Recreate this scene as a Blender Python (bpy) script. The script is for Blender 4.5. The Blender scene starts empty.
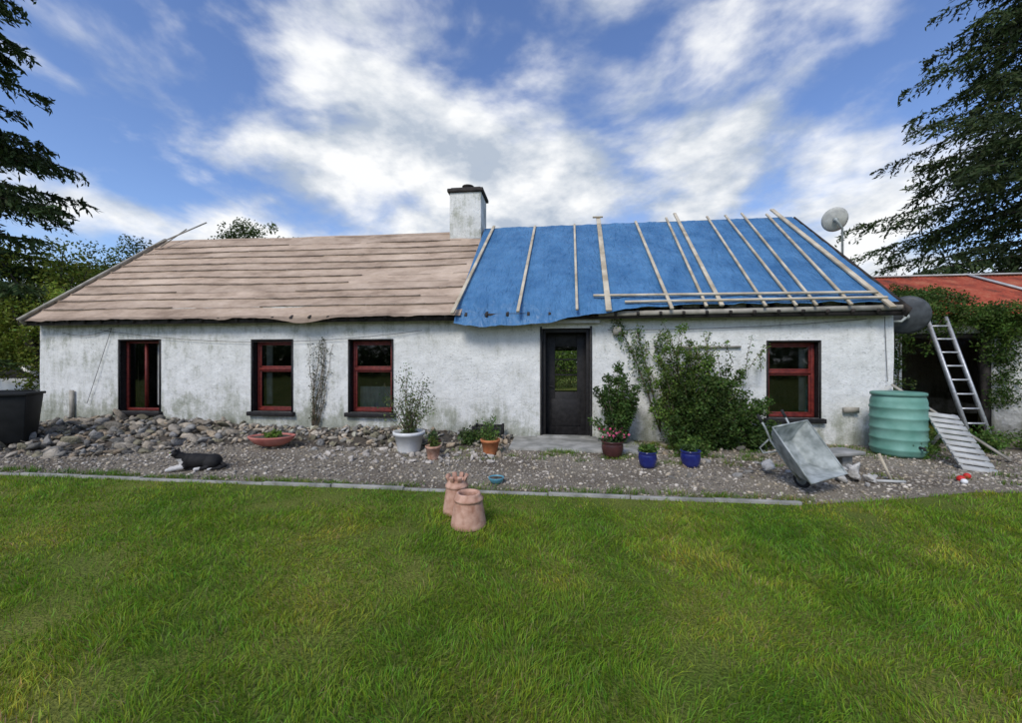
import bpy, math, random, bmesh
import numpy as np
from mathutils import Vector, Matrix, noise
random.seed(7); RNG=np.random.default_rng(7)
scene=bpy.context.scene
TH=math.radians(-6.56)
CU,SU=math.cos(TH),math.sin(TH)
L0=(-11.19,9.5)
def H(u,v,z=0.0):
    return (L0[0]+u*CU-v*SU, L0[1]+u*SU+v*CU, z)
def toH(X,Y):
    dx=X-L0[0]; dy=Y-L0[1]
    return dx*CU+dy*SU, -dx*SU+dy*CU

# ------------------------------------------------------------ materials
def newmat(name):
    m=bpy.data.materials.new(name); m.use_nodes=True
    nt=m.node_tree; b=nt.nodes['Principled BSDF']
    return m,nt,b
def N(nt,t,**kw):
    n=nt.nodes.new(t)
    for k,v in kw.items(): setattr(n,k,v)
    return n
def noisemat(name,c1,c2,scale=6,rough=0.8,bump=0.3,bscale=40,bdist=0.01,metal=0,spec=0.3,stretch=(1,1,1),lo=0.35,hi=0.65,detail=6):
    m,nt,b=newmat(name)
    tc=N(nt,'ShaderNodeTexCoord'); mp=N(nt,'ShaderNodeMapping'); mp.inputs['Scale'].default_value=stretch
    nt.links.new(tc.outputs['Object'],mp.inputs[0])
    n=N(nt,'ShaderNodeTexNoise'); n.inputs['Scale'].default_value=scale; n.inputs['Detail'].default_value=detail
    nt.links.new(mp.outputs[0],n.inputs['Vector'])
    r=N(nt,'ShaderNodeValToRGB'); r.color_ramp.elements[0].position=lo; r.color_ramp.elements[1].position=hi
    r.color_ramp.elements[0].color=(*c1,1); r.color_ramp.elements[1].color=(*c2,1)
    nt.links.new(n.outputs[0],r.inputs[0]); nt.links.new(r.outputs[0],b.inputs['Base Color'])
    n2=N(nt,'ShaderNodeTexNoise'); n2.inputs['Scale'].default_value=bscale; n2.inputs['Detail'].default_value=5
    nt.links.new(mp.outputs[0],n2.inputs['Vector'])
    bp=N(nt,'ShaderNodeBump'); bp.inputs['Strength'].default_value=bump; bp.inputs['Distance'].default_value=bdist
    nt.links.new(n2.outputs[0],bp.inputs['Height']); nt.links.new(bp.outputs[0],b.inputs['Normal'])
    b.inputs['Roughness'].default_value=rough; b.inputs['Metallic'].default_value=metal
    b.inputs['Specular IOR Level'].default_value=spec
    return m
def leafmat(name,trans=0.35,rough=0.6,tint=(1,1,1)):
    m,nt,b=newmat(name)
    a=N(nt,'ShaderNodeAttribute',attribute_name='Col')
    mul=N(nt,'ShaderNodeMix',data_type='RGBA',blend_type='MULTIPLY'); mul.inputs[0].default_value=1
    nt.links.new(a.outputs['Color'],mul.inputs[6]); mul.inputs[7].default_value=(*tint,1)
    nt.links.new(mul.outputs[2],b.inputs['Base Color']); b.inputs['Roughness'].default_value=rough
    b.inputs['Specular IOR Level'].default_value=0.25
    t=N(nt,'ShaderNodeBsdfTranslucent'); nt.links.new(mul.outputs[2],t.inputs['Color'])
    mx=N(nt,'ShaderNodeMixShader'); mx.inputs[0].default_value=trans
    nt.links.new(b.outputs[0],mx.inputs[1]); nt.links.new(t.outputs[0],mx.inputs[2])
    nt.links.new(mx.outputs[0],nt.nodes['Material Output'].inputs[0])
    return m
def attrmat(name,rough=0.85,bscale=60,bump=0.4,bdist=0.01,var=0.35):
    m,nt,b=newmat(name)
    a=N(nt,'ShaderNodeAttribute',attribute_name='Col')
    tc=N(nt,'ShaderNodeTexCoord')
    n=N(nt,'ShaderNodeTexNoise'); n.inputs['Scale'].default_value=bscale*0.3; n.inputs['Detail'].default_value=8
    nt.links.new(tc.outputs['Object'],n.inputs['Vector'])
    mr=N(nt,'ShaderNodeMapRange'); mr.inputs[1].default_value=0.3; mr.inputs[2].default_value=0.7; mr.inputs[3].default_value=1-var; mr.inputs[4].default_value=1+var
    nt.links.new(n.outputs[0],mr.inputs[0])
    vm=N(nt,'ShaderNodeVectorMath',operation='SCALE'); nt.links.new(a.outputs['Color'],vm.inputs[0]); nt.links.new(mr.outputs[0],vm.inputs['Scale'])
    nt.links.new(vm.outputs[0],b.inputs['Base Color'])
    n2=N(nt,'ShaderNodeTexNoise'); n2.inputs['Scale'].default_value=bscale; n2.inputs['Detail'].default_value=5
    nt.links.new(tc.outputs['Object'],n2.inputs['Vector'])
    bp=N(nt,'ShaderNodeBump'); bp.inputs['Strength'].default_value=bump; bp.inputs['Distance'].default_value=bdist
    nt.links.new(n2.outputs[0],bp.inputs['Height']); nt.links.new(bp.outputs[0],b.inputs['Normal'])
    b.inputs['Roughness'].default_value=rough; b.inputs['Specular IOR Level'].default_value=0.3
    return m

def wallmat():
    m,nt,b=newmat('white_render')
    L=nt.links.new
    tc=N(nt,'ShaderNodeTexCoord'); sep=N(nt,'ShaderNodeSeparateXYZ'); L(tc.outputs['Object'],sep.inputs[0])
    mp=N(nt,'ShaderNodeMapping'); mp.inputs['Scale'].default_value=(3.6,3.6,0.8); L(tc.outputs['Object'],mp.inputs[0])
    s=N(nt,'ShaderNodeTexNoise'); s.inputs['Scale'].default_value=1.6; s.inputs['Detail'].default_value=9; s.inputs['Roughness'].default_value=0.7; L(mp.outputs[0],s.inputs['Vector'])
    p=N(nt,'ShaderNodeTexNoise'); p.inputs['Scale'].default_value=1.7; p.inputs['Detail'].default_value=10; p.inputs['Roughness'].default_value=0.78; L(tc.outputs['Object'],p.inputs['Vector'])
    f=N(nt,'ShaderNodeTexNoise'); f.inputs['Scale'].default_value=22; f.inputs['Detail'].default_value=6; f.inputs['Roughness'].default_value=0.7; L(tc.outputs['Object'],f.inputs['Vector'])
    hz=N(nt,'ShaderNodeMapRange'); hz.inputs[1].default_value=0.0; hz.inputs[2].default_value=1.0; hz.inputs[3].default_value=0.18; hz.inputs[4].default_value=0.0; L(sep.outputs['Z'],hz.inputs[0])
    ht=N(nt,'ShaderNodeMapRange'); ht.inputs[1].default_value=2.0; ht.inputs[2].default_value=2.55; ht.inputs[3].default_value=0.0; ht.inputs[4].default_value=0.07; L(sep.outputs['Z'],ht.inputs[0])
    hx=N(nt,'ShaderNodeMapRange'); hx.inputs[1].default_value=0; hx.inputs[2].default_value=13; hx.inputs[3].default_value=0.04; hx.inputs[4].default_value=-0.02; L(sep.outputs['X'],hx.inputs[0])
    def add(a,b_,op='ADD'):
        n=N(nt,'ShaderNodeMath',operation=op); 
        for i,q in enumerate((a,b_)):
            if isinstance(q,(int,float)): n.inputs[i].default_value=q
            else: L(q,n.inputs[i])
        return n.outputs[0]
    d=add(add(s.outputs[0],0.40,'MULTIPLY'),add(p.outputs[0],0.60,'MULTIPLY'))
    d=add(d,add(add(hz.outputs[0],hx.outputs[0]),ht.outputs[0]))
    r=N(nt,'ShaderNodeValToRGB'); e=r.color_ramp.elements
    e[0].position=0.44; e[0].color=(0.80,0.80,0.77,1); e[1].position=0.80; e[1].color=(0.13,0.145,0.09,1)
    x=e.new(0.55); x.color=(0.69,0.69,0.655,1)
    x=e.new(0.64); x.color=(0.40,0.41,0.345,1)
    L(d,r.inputs[0])
    sr=N(nt,'ShaderNodeMapRange'); sr.inputs[1].default_value=0.57; sr.inputs[2].default_value=0.70; sr.inputs[3].default_value=1.0; sr.inputs[4].default_value=0.5; L(f.outputs[0],sr.inputs[0])
    vm=N(nt,'ShaderNodeVectorMath',operation='SCALE'); L(r.outputs[0],vm.inputs[0]); L(sr.outputs[0],vm.inputs['Scale'])
    L(vm.outputs[0],b.inputs['Base Color']); b.inputs['Roughness'].default_value=0.9; b.inputs['Specular IOR Level'].default_value=0.2
    n1=N(nt,'ShaderNodeTexNoise'); n1.inputs['Scale'].default_value=60; n1.inputs['Detail'].default_value=4; L(tc.outputs['Object'],n1.inputs['Vector'])
    n2=N(nt,'ShaderNodeTexNoise'); n2.inputs['Scale'].default_value=4; n2.inputs['Detail'].default_value=5; L(tc.outputs['Object'],n2.inputs['Vector'])
    b1=N(nt,'ShaderNodeBump'); b1.inputs['Strength'].default_value=0.8; b1.inputs['Distance'].default_value=0.018; L(n1.outputs[0],b1.inputs['Height'])
    b2=N(nt,'ShaderNodeBump'); b2.inputs['Strength'].default_value=0.5; b2.inputs['Distance'].default_value=0.08; L(n2.outputs[0],b2.inputs['Height']); L(b1.outputs[0],b2.inputs['Normal'])
    L(b2.outputs[0],b.inputs['Normal'])
    return m
M={}
M['wall']=wallmat()
M['inner']=noisemat('interior_plaster_dimmed',(0.07,0.065,0.06),(0.11,0.10,0.09),scale=2)  # plaster coloured dark to cut bounce: the rooms' shade is in the colour
M['black']=noisemat('black_paint',(0.010,0.009,0.009),(0.022,0.02,0.02),scale=12,rough=0.55,bump=0.2)
M['red']=noisemat('dark_red_paint',(0.10,0.013,0.011),(0.19,0.028,0.020),scale=14,rough=0.5,bump=0.2,spec=0.4)
M['wood']=noisemat('pale_timber',(0.36,0.30,0.21),(0.60,0.53,0.41),scale=3,rough=0.8,bump=0.3,stretch=(1,1,1))
M['wood2']=noisemat('weathered_timber',(0.26,0.24,0.20),(0.42,0.39,0.33),scale=5,rough=0.85)
M['lath']=noisemat('brown_batten',(0.22,0.165,0.125),(0.44,0.345,0.265),scale=2.2,rough=0.85)
M['fascia']=noisemat('dark_fascia',(0.02,0.018,0.016),(0.06,0.05,0.045),scale=6)
M['concrete']=noisemat('concrete',(0.20,0.20,0.18),(0.38,0.37,0.34),scale=4,rough=0.9,bump=0.5,bscale=30)
M['kerb']=noisemat('kerb_concrete',(0.20,0.20,0.18),(0.38,0.37,0.34),scale=5,rough=0.9,bump=0.5)
M['terra']=noisemat('terracotta',(0.34,0.17,0.11),(0.58,0.36,0.27),scale=11,rough=0.9,bump=0.5,bscale=25)
M['orange']=noisemat('orange_clay',(0.42,0.13,0.05),(0.55,0.22,0.09),scale=9,rough=0.7)
M['bowl']=noisemat('red_bowl',(0.36,0.10,0.08),(0.50,0.19,0.15),scale=6,rough=0.6)
M['blueglaze']=noisemat('blue_glaze',(0.012,0.016,0.11),(0.018,0.03,0.20),scale=5,rough=0.15,bump=0.05,spec=0.6)
M['darkpot']=noisemat('dark_pot',(0.05,0.02,0.02),(0.09,0.035,0.03),scale=5,rough=0.3)
M['whiteplastic']=noisemat('white_plastic',(0.62,0.63,0.62),(0.78,0.78,0.77),scale=6,rough=0.4,bump=0.05)
M['curtain']=noisemat('curtain_cloth',(0.40,0.40,0.38),(0.55,0.55,0.52),scale=6,rough=0.9,bump=0.05)
M['soil']=noisemat('soil',(0.05,0.04,0.03),(0.12,0.10,0.075),scale=20,bump=0.8,bscale=60,bdist=0.02)
M['barrel']=noisemat('green_plastic',(0.11,0.27,0.21),(0.20,0.40,0.33),scale=3,rough=0.55,bump=0.08)
M['barrellid']=noisemat('green_plastic_lid',(0.09,0.22,0.17),(0.14,0.30,0.24),scale=4,rough=0.5,bump=0.08)
M['alu']=noisemat('aluminium',(0.42,0.43,0.44),(0.60,0.61,0.62),scale=20,rough=0.45,metal=0.5,bump=0.05)
M['galv']=noisemat('galvanised_steel',(0.20,0.225,0.215),(0.42,0.45,0.44),scale=7,rough=0.6,metal=0.2,bump=0.1)
M['rubber']=noisemat('rubber',(0.015,0.015,0.015),(0.03,0.03,0.03),scale=10)
M['bin']=noisemat('bin_plastic',(0.008,0.009,0.009),(0.015,0.016,0.016),scale=5,rough=0.6,bump=0.1,spec=0.2)
M['dish']=noisemat('dish_grey',(0.38,0.38,0.35),(0.55,0.55,0.50),scale=8,rough=0.6,bump=0.1)
M['dishdark']=noisemat('dish_dark_grey',(0.05,0.055,0.06),(0.09,0.10,0.11),scale=8,rough=0.5,bump=0.1)
M['bark']=noisemat('bark',(0.035,0.028,0.022),(0.09,0.075,0.06),scale=12,bump=0.8,bscale=20,bdist=0.03)
M['twig']=noisemat('twig',(0.10,0.075,0.05),(0.17,0.13,0.09),scale=20)
M['leaf']=leafmat('leaves',0.35)
M['needle']=leafmat('needles',0.15,0.7)
M['stone']=attrmat('field_stone',bscale=35,bump=0.8,bdist=0.03)
M['pebble']=attrmat('gravel_stones',bscale=80,bump=0.2,var=0.2)
M['fur']=attrmat('fur',rough=0.7,bscale=120,bump=0.6,var=0.15)
M['eye']=noisemat('cat_eye',(0.20,0.24,0.04),(0.26,0.30,0.06),rough=0.2)
M['pinknose']=noisemat('pink_nose',(0.4,0.18,0.16),(0.45,0.2,0.18))
M['tealplastic']=noisemat('teal_plastic',(0.08,0.25,0.33),(0.12,0.33,0.42),rough=0.4)
M['redplastic']=noisemat('red_plastic',(0.5,0.02,0.02),(0.6,0.04,0.03),rough=0.4)
M['carpaint']=noisemat('white_car_paint',(0.66,0.67,0.68),(0.72,0.73,0.74),rough=0.25,bump=0.0,spec=0.5)
M['petal']=noisemat('pink_petals',(0.5,0.05,0.14),(0.65,0.14,0.25),scale=20)
def glassmat():
    m,nt,b=newmat('window_glass'); nt.nodes.remove(b)
    t=N(nt,'ShaderNodeBsdfTransparent'); t.inputs[0].default_value=(0.72,0.75,0.74,1)
    g=N(nt,'ShaderNodeBsdfGlossy'); g.inputs['Roughness'].default_value=0.03
    tc=N(nt,'ShaderNodeTexCoord'); n=N(nt,'ShaderNodeTexNoise'); n.inputs['Scale'].default_value=2.5; nt.links.new(tc.outputs['Object'],n.inputs['Vector'])
    bp=N(nt,'ShaderNodeBump'); bp.inputs['Strength'].default_value=0.15; bp.inputs['Distance'].default_value=0.01; nt.links.new(n.outputs[0],bp.inputs['Height']); nt.links.new(bp.outputs[0],g.inputs['Normal'])
    f=N(nt,'ShaderNodeFresnel'); f.inputs[0].default_value=1.9
    mx=N(nt,'ShaderNodeMixShader'); nt.links.new(f.outputs[0],mx.inputs[0]); nt.links.new(t.outputs[0],mx.inputs[1]); nt.links.new(g.outputs[0],mx.inputs[2])
    nt.links.new(mx.outputs[0],nt.nodes['Material Output'].inputs[0]); return m
M['glass']=glassmat()
def feltmat():
    m,nt,b=newmat('roofing_felt'); L=nt.links.new
    tc=N(nt,'ShaderNodeTexCoord')
    mp=N(nt,'ShaderNodeMapping'); mp.inputs['Scale'].default_value=(0.8,1.6,1.6); L(tc.outputs['Object'],mp.inputs[0])
    a=N(nt,'ShaderNodeTexNoise'); a.inputs['Scale'].default_value=1.1; a.inputs['Detail'].default_value=10; a.inputs['Roughness'].default_value=0.72; L(mp.outputs[0],a.inputs['Vector'])
    r=N(nt,'ShaderNodeValToRGB'); e=r.color_ramp.elements
    e[0].position=0.34; e[0].color=(0.27,0.195,0.14,1); e[1].position=0.66; e[1].color=(0.60,0.47,0.36,1)
    x=e.new(0.48); x.color=(0.44,0.33,0.245,1)
    L(a.outputs[0],r.inputs[0])
    at=N(nt,'ShaderNodeAttribute',attribute_name='Col')
    mul=N(nt,'ShaderNodeMix',data_type='RGBA',blend_type='MULTIPLY'); mul.inputs[0].default_value=1
    L(r.outputs[0],mul.inputs[6]); L(at.outputs['Color'],mul.inputs[7]); L(mul.outputs[2],b.inputs['Base Color'])
    b.inputs['Roughness'].default_value=0.85; b.inputs['Specular IOR Level'].default_value=0.2
    n=N(nt,'ShaderNodeTexNoise'); n.inputs['Scale'].default_value=7; n.inputs['Detail'].default_value=7; L(tc.outputs['Object'],n.inputs['Vector'])
    bp=N(nt,'ShaderNodeBump'); bp.inputs['Strength'].default_value=0.5; bp.inputs['Distance'].default_value=0.025; L(n.outputs[0],bp.inputs['Height']); L(bp.outputs[0],b.inputs['Normal'])
    return m
M['felt']=feltmat()
def tarpmat():
    m,nt,b=newmat('blue_tarpaulin'); L=nt.links.new
    tc=N(nt,'ShaderNodeTexCoord')
    a=N(nt,'ShaderNodeTexNoise'); a.inputs['Scale'].default_value=1.6; a.inputs['Detail'].default_value=9; a.inputs['Roughness'].default_value=0.7; L(tc.outputs['Object'],a.inputs['Vector'])
    r=N(nt,'ShaderNodeValToRGB'); e=r.color_ramp.elements
    e[0].position=0.33; e[0].color=(0.028,0.115,0.26,1); e[1].position=0.68; e[1].color=(0.085,0.225,0.42,1)
    L(a.outputs[0],r.inputs[0]); L(r.outputs[0],b.inputs['Base Color'])
    b.inputs['Roughness'].default_value=0.42; b.inputs['Specular IOR Level'].default_value=0.4
    mp=N(nt,'ShaderNodeMapping'); mp.inputs['Scale'].default_value=(2.2,0.9,0.9); mp.inputs['Rotation'].default_value=(0,0,0.3); L(tc.outputs['Object'],mp.inputs[0])
    n=N(nt,'ShaderNodeTexNoise'); n.inputs['Scale'].default_value=3.5; n.inputs['Detail'].default_value=7; n.inputs['Distortion'].default_value=1.4; L(mp.outputs[0],n.inputs['Vector'])
    bp=N(nt,'ShaderNodeBump'); bp.inputs['Strength'].default_value=0.8; bp.inputs['Distance'].default_value=0.08; L(n.outputs[0],bp.inputs['Height']); L(bp.outputs[0],b.inputs['Normal'])
    return m
M['tarp']=tarpmat()
def rustmat():
    m,nt,b=newmat('rusty_red_tin'); L=nt.links.new
    tc=N(nt,'ShaderNodeTexCoord')
    a=N(nt,'ShaderNodeTexNoise'); a.inputs['Scale'].default_value=2.2; a.inputs['Detail'].default_value=9; a.inputs['Roughness'].default_value=0.7; L(tc.outputs['Object'],a.inputs['Vector'])
    r=N(nt,'ShaderNodeValToRGB'); e=r.color_ramp.elements
    e[0].position=0.35; e[0].color=(0.12,0.04,0.02,1); e[1].position=0.66; e[1].color=(0.46,0.15,0.075,1)
    x=e.new(0.5); x.color=(0.38,0.065,0.028,1)
    L(a.outputs[0],r.inputs[0]); L(r.outputs[0],b.inputs['Base Color']); b.inputs['Roughness'].default_value=0.75
    return m
M['rust']=rustmat()
def groundmat(name,kind):
    m,nt,b=newmat(name); L=nt.links.new
    g=N(nt,'ShaderNodeNewGeometry')
    a=N(nt,'ShaderNodeTexNoise'); a.inputs['Scale'].default_value=0.9; a.inputs['Detail'].default_value=8; L(g.outputs['Position'],a.inputs['Vector'])
    r=N(nt,'ShaderNodeValToRGB'); e=r.color_ramp.elements
    f=N(nt,'ShaderNodeTexNoise'); f.inputs['Scale'].default_value=60; f.inputs['Detail'].default_value=6; L(g.outputs['Position'],f.inputs['Vector'])
    if kind=='lawn':
        e[0].position=0.35; e[0].color=(0.07,0.12,0.015,1); e[1].position=0.68; e[1].color=(0.19,0.19,0.045,1)
    else:
        e[0].position=0.35; e[0].color=(0.15,0.125,0.095,1); e[1].position=0.65; e[1].color=(0.28,0.245,0.19,1)
    bs=0.03
    L(a.outputs[0],r.inputs[0])
    mr=N(nt,'ShaderNodeMapRange'); mr.inputs[1].default_value=0.3; mr.inputs[2].default_value=0.7; mr.inputs[3].default_value=0.5; mr.inputs[4].default_value=1.5; L(f.outputs[0],mr.inputs[0])
    vm=N(nt,'ShaderNodeVectorMath',operation='SCALE'); L(r.outputs[0],vm.inputs[0]); L(mr.outputs[0],vm.inputs['Scale']); L(vm.outputs[0],b.inputs['Base Color'])
    bp=N(nt,'ShaderNodeBump'); bp.inputs['Strength'].default_value=0.8; bp.inputs['Distance'].default_value=bs; L(f.outputs[0],bp.inputs['Height']); L(bp.outputs[0],b.inputs['Normal'])
    b.inputs['Roughness'].default_value=0.95; b.inputs['Specular IOR Level'].default_value=0.1
    return m
M['lawn']=groundmat('lawn_ground','lawn'); M['gravelbed']=groundmat('gravel_bed','gravel')
def blademat():
    m,nt,b=newmat('grass_blades'); L=nt.links.new
    at=N(nt,'ShaderNodeAttribute',attribute_name='Col'); g=N(nt,'ShaderNodeNewGeometry')
    a=N(nt,'ShaderNodeTexNoise'); a.inputs['Scale'].default_value=1.0; a.inputs['Detail'].default_value=6; a.inputs['Roughness'].default_value=0.62; L(g.outputs['Position'],a.inputs['Vector'])
    r=N(nt,'ShaderNodeValToRGB'); e=r.color_ramp.elements
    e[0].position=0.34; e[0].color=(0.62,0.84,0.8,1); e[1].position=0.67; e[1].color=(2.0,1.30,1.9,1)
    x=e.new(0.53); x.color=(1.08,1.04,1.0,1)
    L(a.outputs[0],r.inputs[0])
    mul=N(nt,'ShaderNodeMix',data_type='RGBA',blend_type='MULTIPLY'); mul.inputs[0].default_value=1
    L(at.outputs['Color'],mul.inputs[6]); L(r.outputs[0],mul.inputs[7]); L(mul.outputs[2],b.inputs['Base Color'])
    b.inputs['Roughness'].default_value=0.5; b.inputs['Specular IOR Level'].default_value=0.25
    t=N(nt,'ShaderNodeBsdfTranslucent'); L(mul.outputs[2],t.inputs['Color'])
    mx=N(nt,'ShaderNodeMixShader'); mx.inputs[0].default_value=0.4
    L(b.outputs[0],mx.inputs[1]); L(t.outputs[0],mx.inputs[2]); L(mx.outputs[0],nt.nodes['Material Output'].inputs[0])
    return m
M['grassblade']=blademat()

# ------------------------------------------------------------ geometry
class Geo:
    def __init__(s): s.V=[];s.C=[];s.F=[];s.n=0
    def add(s,v,f,mat=0,col=(1,1,1)):
        v=np.asarray(v,dtype=np.float64).reshape(-1,3)
        c=np.asarray(col,dtype=np.float64)
        if c.ndim==1: c=np.tile(c,(len(v),1))
        s.V.append(v); s.C.append(c)
        groups={}
        if isinstance(f,np.ndarray): groups[f.shape[1]]=f
        else:
            for q in f: groups.setdefault(len(q),[]).append(q)
        for k,g in groups.items(): s.F.append((np.asarray(g,dtype=np.int64)+s.n,mat))
        s.n+=len(v)
    def box(s,a,b,mat=0,col=(1,1,1)):
        x0,y0,z0=a;x1,y1,z1=b
        v=[(x0,y0,z0),(x1,y0,z0),(x1,y1,z0),(x0,y1,z0),(x0,y0,z1),(x1,y0,z1),(x1,y1,z1),(x0,y1,z1)]
        s.add(v,[(0,3,2,1),(4,5,6,7),(0,1,5,4),(1,2,6,5),(2,3,7,6),(3,0,4,7)],mat,col)
    def beam(s,p0,p1,w,h,up=(0,0,1),mat=0,col=(1,1,1)):
        p0=Vector(p0);p1=Vector(p1);d=(p1-p0).normalized();up=Vector(up)
        sd=d.cross(up).normalized(); u2=sd.cross(d).normalized()
        v=[]
        for p in (p0,p1):
            for a,b in((-1,-1),(1,-1),(1,1),(-1,1)): v.append(p+sd*(a*w/2)+u2*(b*h/2))
        s.add([tuple(q) for q in v],[(3,2,1,0),(4,5,6,7),(0,1,5,4),(1,2,6,5),(2,3,7,6),(3,0,4,7)],mat,col)
    def tube(s,pts,rad,n=7,mat=0,col=(1,1,1),cap=True):
        pts=[Vector(p) for p in pts]; v=[];f=[]
        if not isinstance(rad,(list,tuple)): rad=[rad]*len(pts)
        ref=Vector((0.31,0.17,0.93))
        for i,p in enumerate(pts):
            d=(pts[min(i+1,len(pts)-1)]-pts[max(i-1,0)]).normalized()
            a=d.cross(ref)
            if a.length<1e-3: a=d.cross(Vector((1,0,0)))
            a.normalize(); b=d.cross(a)
            for k in range(n):
                t=2*math.pi*k/n; v.append(tuple(p+(a*math.cos(t)+b*math.sin(t))*rad[i]))
        for i in range(len(pts)-1):
            for k in range(n):
                k2=(k+1)%n; f.append((i*n+k,i*n+k2,(i+1)*n+k2,(i+1)*n+k))
        if cap: f.append(tuple(range(n))[::-1]); f.append(tuple((len(pts)-1)*n+k for k in range(n)))
        s.add(v,f,mat,col)
    def lathe(s,prof,c=(0,0,0),n=28,mat=0,col=(1,1,1),sx=1,sy=1,capb=True,capt=False):
        v=[];f=[]
        for r,z in prof:
            for k in range(n):
                t=2*math.pi*k/n; v.append((c[0]+r*math.cos(t)*sx,c[1]+r*math.sin(t)*sy,c[2]+z))
        for i in range(len(prof)-1):
            for k in range(n):
                k2=(k+1)%n; f.append((i*n+k,i*n+k2,(i+1)*n+k2,(i+1)*n+k))
        if capb: f.append(tuple(range(n))[::-1])
        if capt: f.append(tuple((len(prof)-1)*n+k for k in range(n)))
        s.add(v,f,mat,col)
    def leaves(s,c,L,W,mat=0,col=None,axis=None,jit=1.0,aspect=True):
        c=np.asarray(c); n=len(c)
        a=RNG.normal(size=(n,3)) if axis is None else axis+RNG.normal(size=(n,3))*jit
        a/=np.linalg.norm(a,axis=1)[:,None]+1e-9
        r=RNG.normal(size=(n,3)); b=np.cross(a,r); b/=np.linalg.norm(b,axis=1)[:,None]+1e-9
        L=np.broadcast_to(L,(n,))[:,None]; W=np.broadcast_to(W,(n,))[:,None]
        v=np.stack([c-a*L/2,c+b*W/2,c+a*L/2,c-b*W/2],axis=1).reshape(-1,3)
        f=np.arange(4*n).reshape(n,4)
        col=np.repeat(col,4,axis=0) if col is not None else (1,1,1)
        s.add(v,f,mat,col)
    def build(s,name,mats,parent=None,smooth=False,bevel=0):
        V=np.concatenate(s.V);C=np.concatenate(s.C)
        me=bpy.data.meshes.new(name); me.vertices.add(len(V)); me.vertices.foreach_set('co',V.astype(np.float32).ravel())
        nl=sum(f.size for f,_ in s.F); npoly=sum(len(f) for f,_ in s.F)
        me.loops.add(nl); me.polygons.add(npoly)
        li=np.concatenate([f.ravel() for f,_ in s.F]).astype(np.int32)
        cnt=np.concatenate([np.full(len(f),f.shape[1]) for f,_ in s.F])
        st=np.concatenate([[0],np.cumsum(cnt)[:-1]]).astype(np.int32)
        mi=np.concatenate([np.full(len(f),m) for f,m in s.F]).astype(np.int32)
        me.loops.foreach_set('vertex_index',li); me.polygons.foreach_set('loop_start',st)
        me.polygons.foreach_set('material_index',mi)
        for m in mats: me.materials.append(M[m] if isinstance(m,str) else m)
        me.update(calc_edges=True); me.validate()
        ca=me.color_attributes.new('Col','FLOAT_COLOR','POINT')
        ca.data.foreach_set('color',np.concatenate([C,np.ones((len(C),1))],axis=1).astype(np.float32).ravel())
        if smooth: me.polygons.foreach_set('use_smooth',np.ones(len(me.polygons),dtype=bool))
        o=bpy.data.objects.new(name,me); scene.collection.objects.link(o)
        if parent: o.parent=parent
        if bevel:
            bm=o.modifiers.new('bevel','BEVEL'); bm.width=bevel; bm.segments=2; bm.limit_method='ANGLE'
        return o
def empty(name,loc=(0,0,0),rz=0):
    e=bpy.data.objects.new(name,None); e.location=loc; e.rotation_euler=(0,0,rz); scene.collection.objects.link(e); return e
def greens(n,base,var=0.3,hue=0.15):
    b=np.array(base); k=1+RNG.uniform(-var,var,(n,1)); h=1+RNG.normal(size=(n,3))*hue*np.array([1,0.5,0.6])
    return np.clip(b*k*h,0.002,1)

# ================================================================ COTTAGE
cot=empty('cottage',(L0[0],L0[1],0),TH)
HL=18.38; HD=6.2; WT=2.78; EV=-0.3; EZ=2.52; RV=3.1; RZ=5.30
def rz(v): return EZ+(RZ-EZ)*(v-EV)/(RV-EV) if v<=RV else RZ-(RZ-EZ)*(v-RV)/(RV-EV)
SL=math.hypot(RV-EV,RZ-EZ); NV=Vector((0,-(RZ-EZ),(RV-EV))).normalized()
wins=[(2.16,3.19,0.43,2.05),(5.50,6.43,0.47,2.03),(7.77,8.72,0.48,2.02),(16.21,17.11,0.50,1.94)]
door=(11.90,12.86,0.02,2.24)
ops=wins+[door]
g=Geo()
us=sorted(set([0,HL]+[round(o[i],4) for o in ops for i in (0,1)])); 
def refine(a,step):
    r=[]
    for i in range(len(a)-1):
        n=max(1,int((a[i+1]-a[i])/step)); r+=[a[i]+(a[i+1]-a[i])*k/n for k in range(n)]
    return r+[a[-1]]
zs=sorted(set([0,WT]+[round(o[i],4) for o in ops for i in (2,3)]))
us=refine(us,0.3); zs=refine(zs,0.3)
def inop(u,z): return any(o[0]<u<o[1] and o[2]<z<o[3] for o in ops)
idx={};V=[];F=[]
def onedge(u,z): return any(o[0]-1e-3<=u<=o[1]+1e-3 and o[2]-1e-3<=z<=o[3]+1e-3 for o in ops)
for i,u in enumerate(us):
    for j,z in enumerate(zs):
        idx[i,j]=len(V)
        d=0 if onedge(u,z) else 0.03*noise.noise(Vector((u*0.8,z*0.9,3.1)))
        V.append((u,d,z))
for i in range(len(us)-1):
    for j in range(len(zs)-1):
        if not inop((us[i]+us[i+1])/2,(zs[j]+zs[j+1])/2):
            F.append((idx[i,j],idx[i+1,j],idx[i+1,j+1],idx[i,j+1]))
g.add(V,F,0)
for u,flip in((0,1),(HL,0)):
    f=[0,1,2,3,4]; f=f[::-1] if flip else f
    g.add([(u,0,0),(u,HD,0),(u,HD,rz(HD)-0.15),(u,RV,RZ-0.18),(u,0,rz(0)-0.15)],[tuple(f)],0)
bu0,bu1,bz0,bz1=11.95,13.0,0.5,2.0
for (a,b,c,d) in((0,bu0,0,WT),(bu1,HL,0,WT),(bu0,bu1,0,bz0),(bu0,bu1,bz1,WT)):
    g.add([(a,HD,c),(b,HD,c),(b,HD,d),(a,HD,d)],[(3,2,1,0)],0)
g.build('outer_walls',['wall'],cot,smooth=False)
g=Geo()
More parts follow.
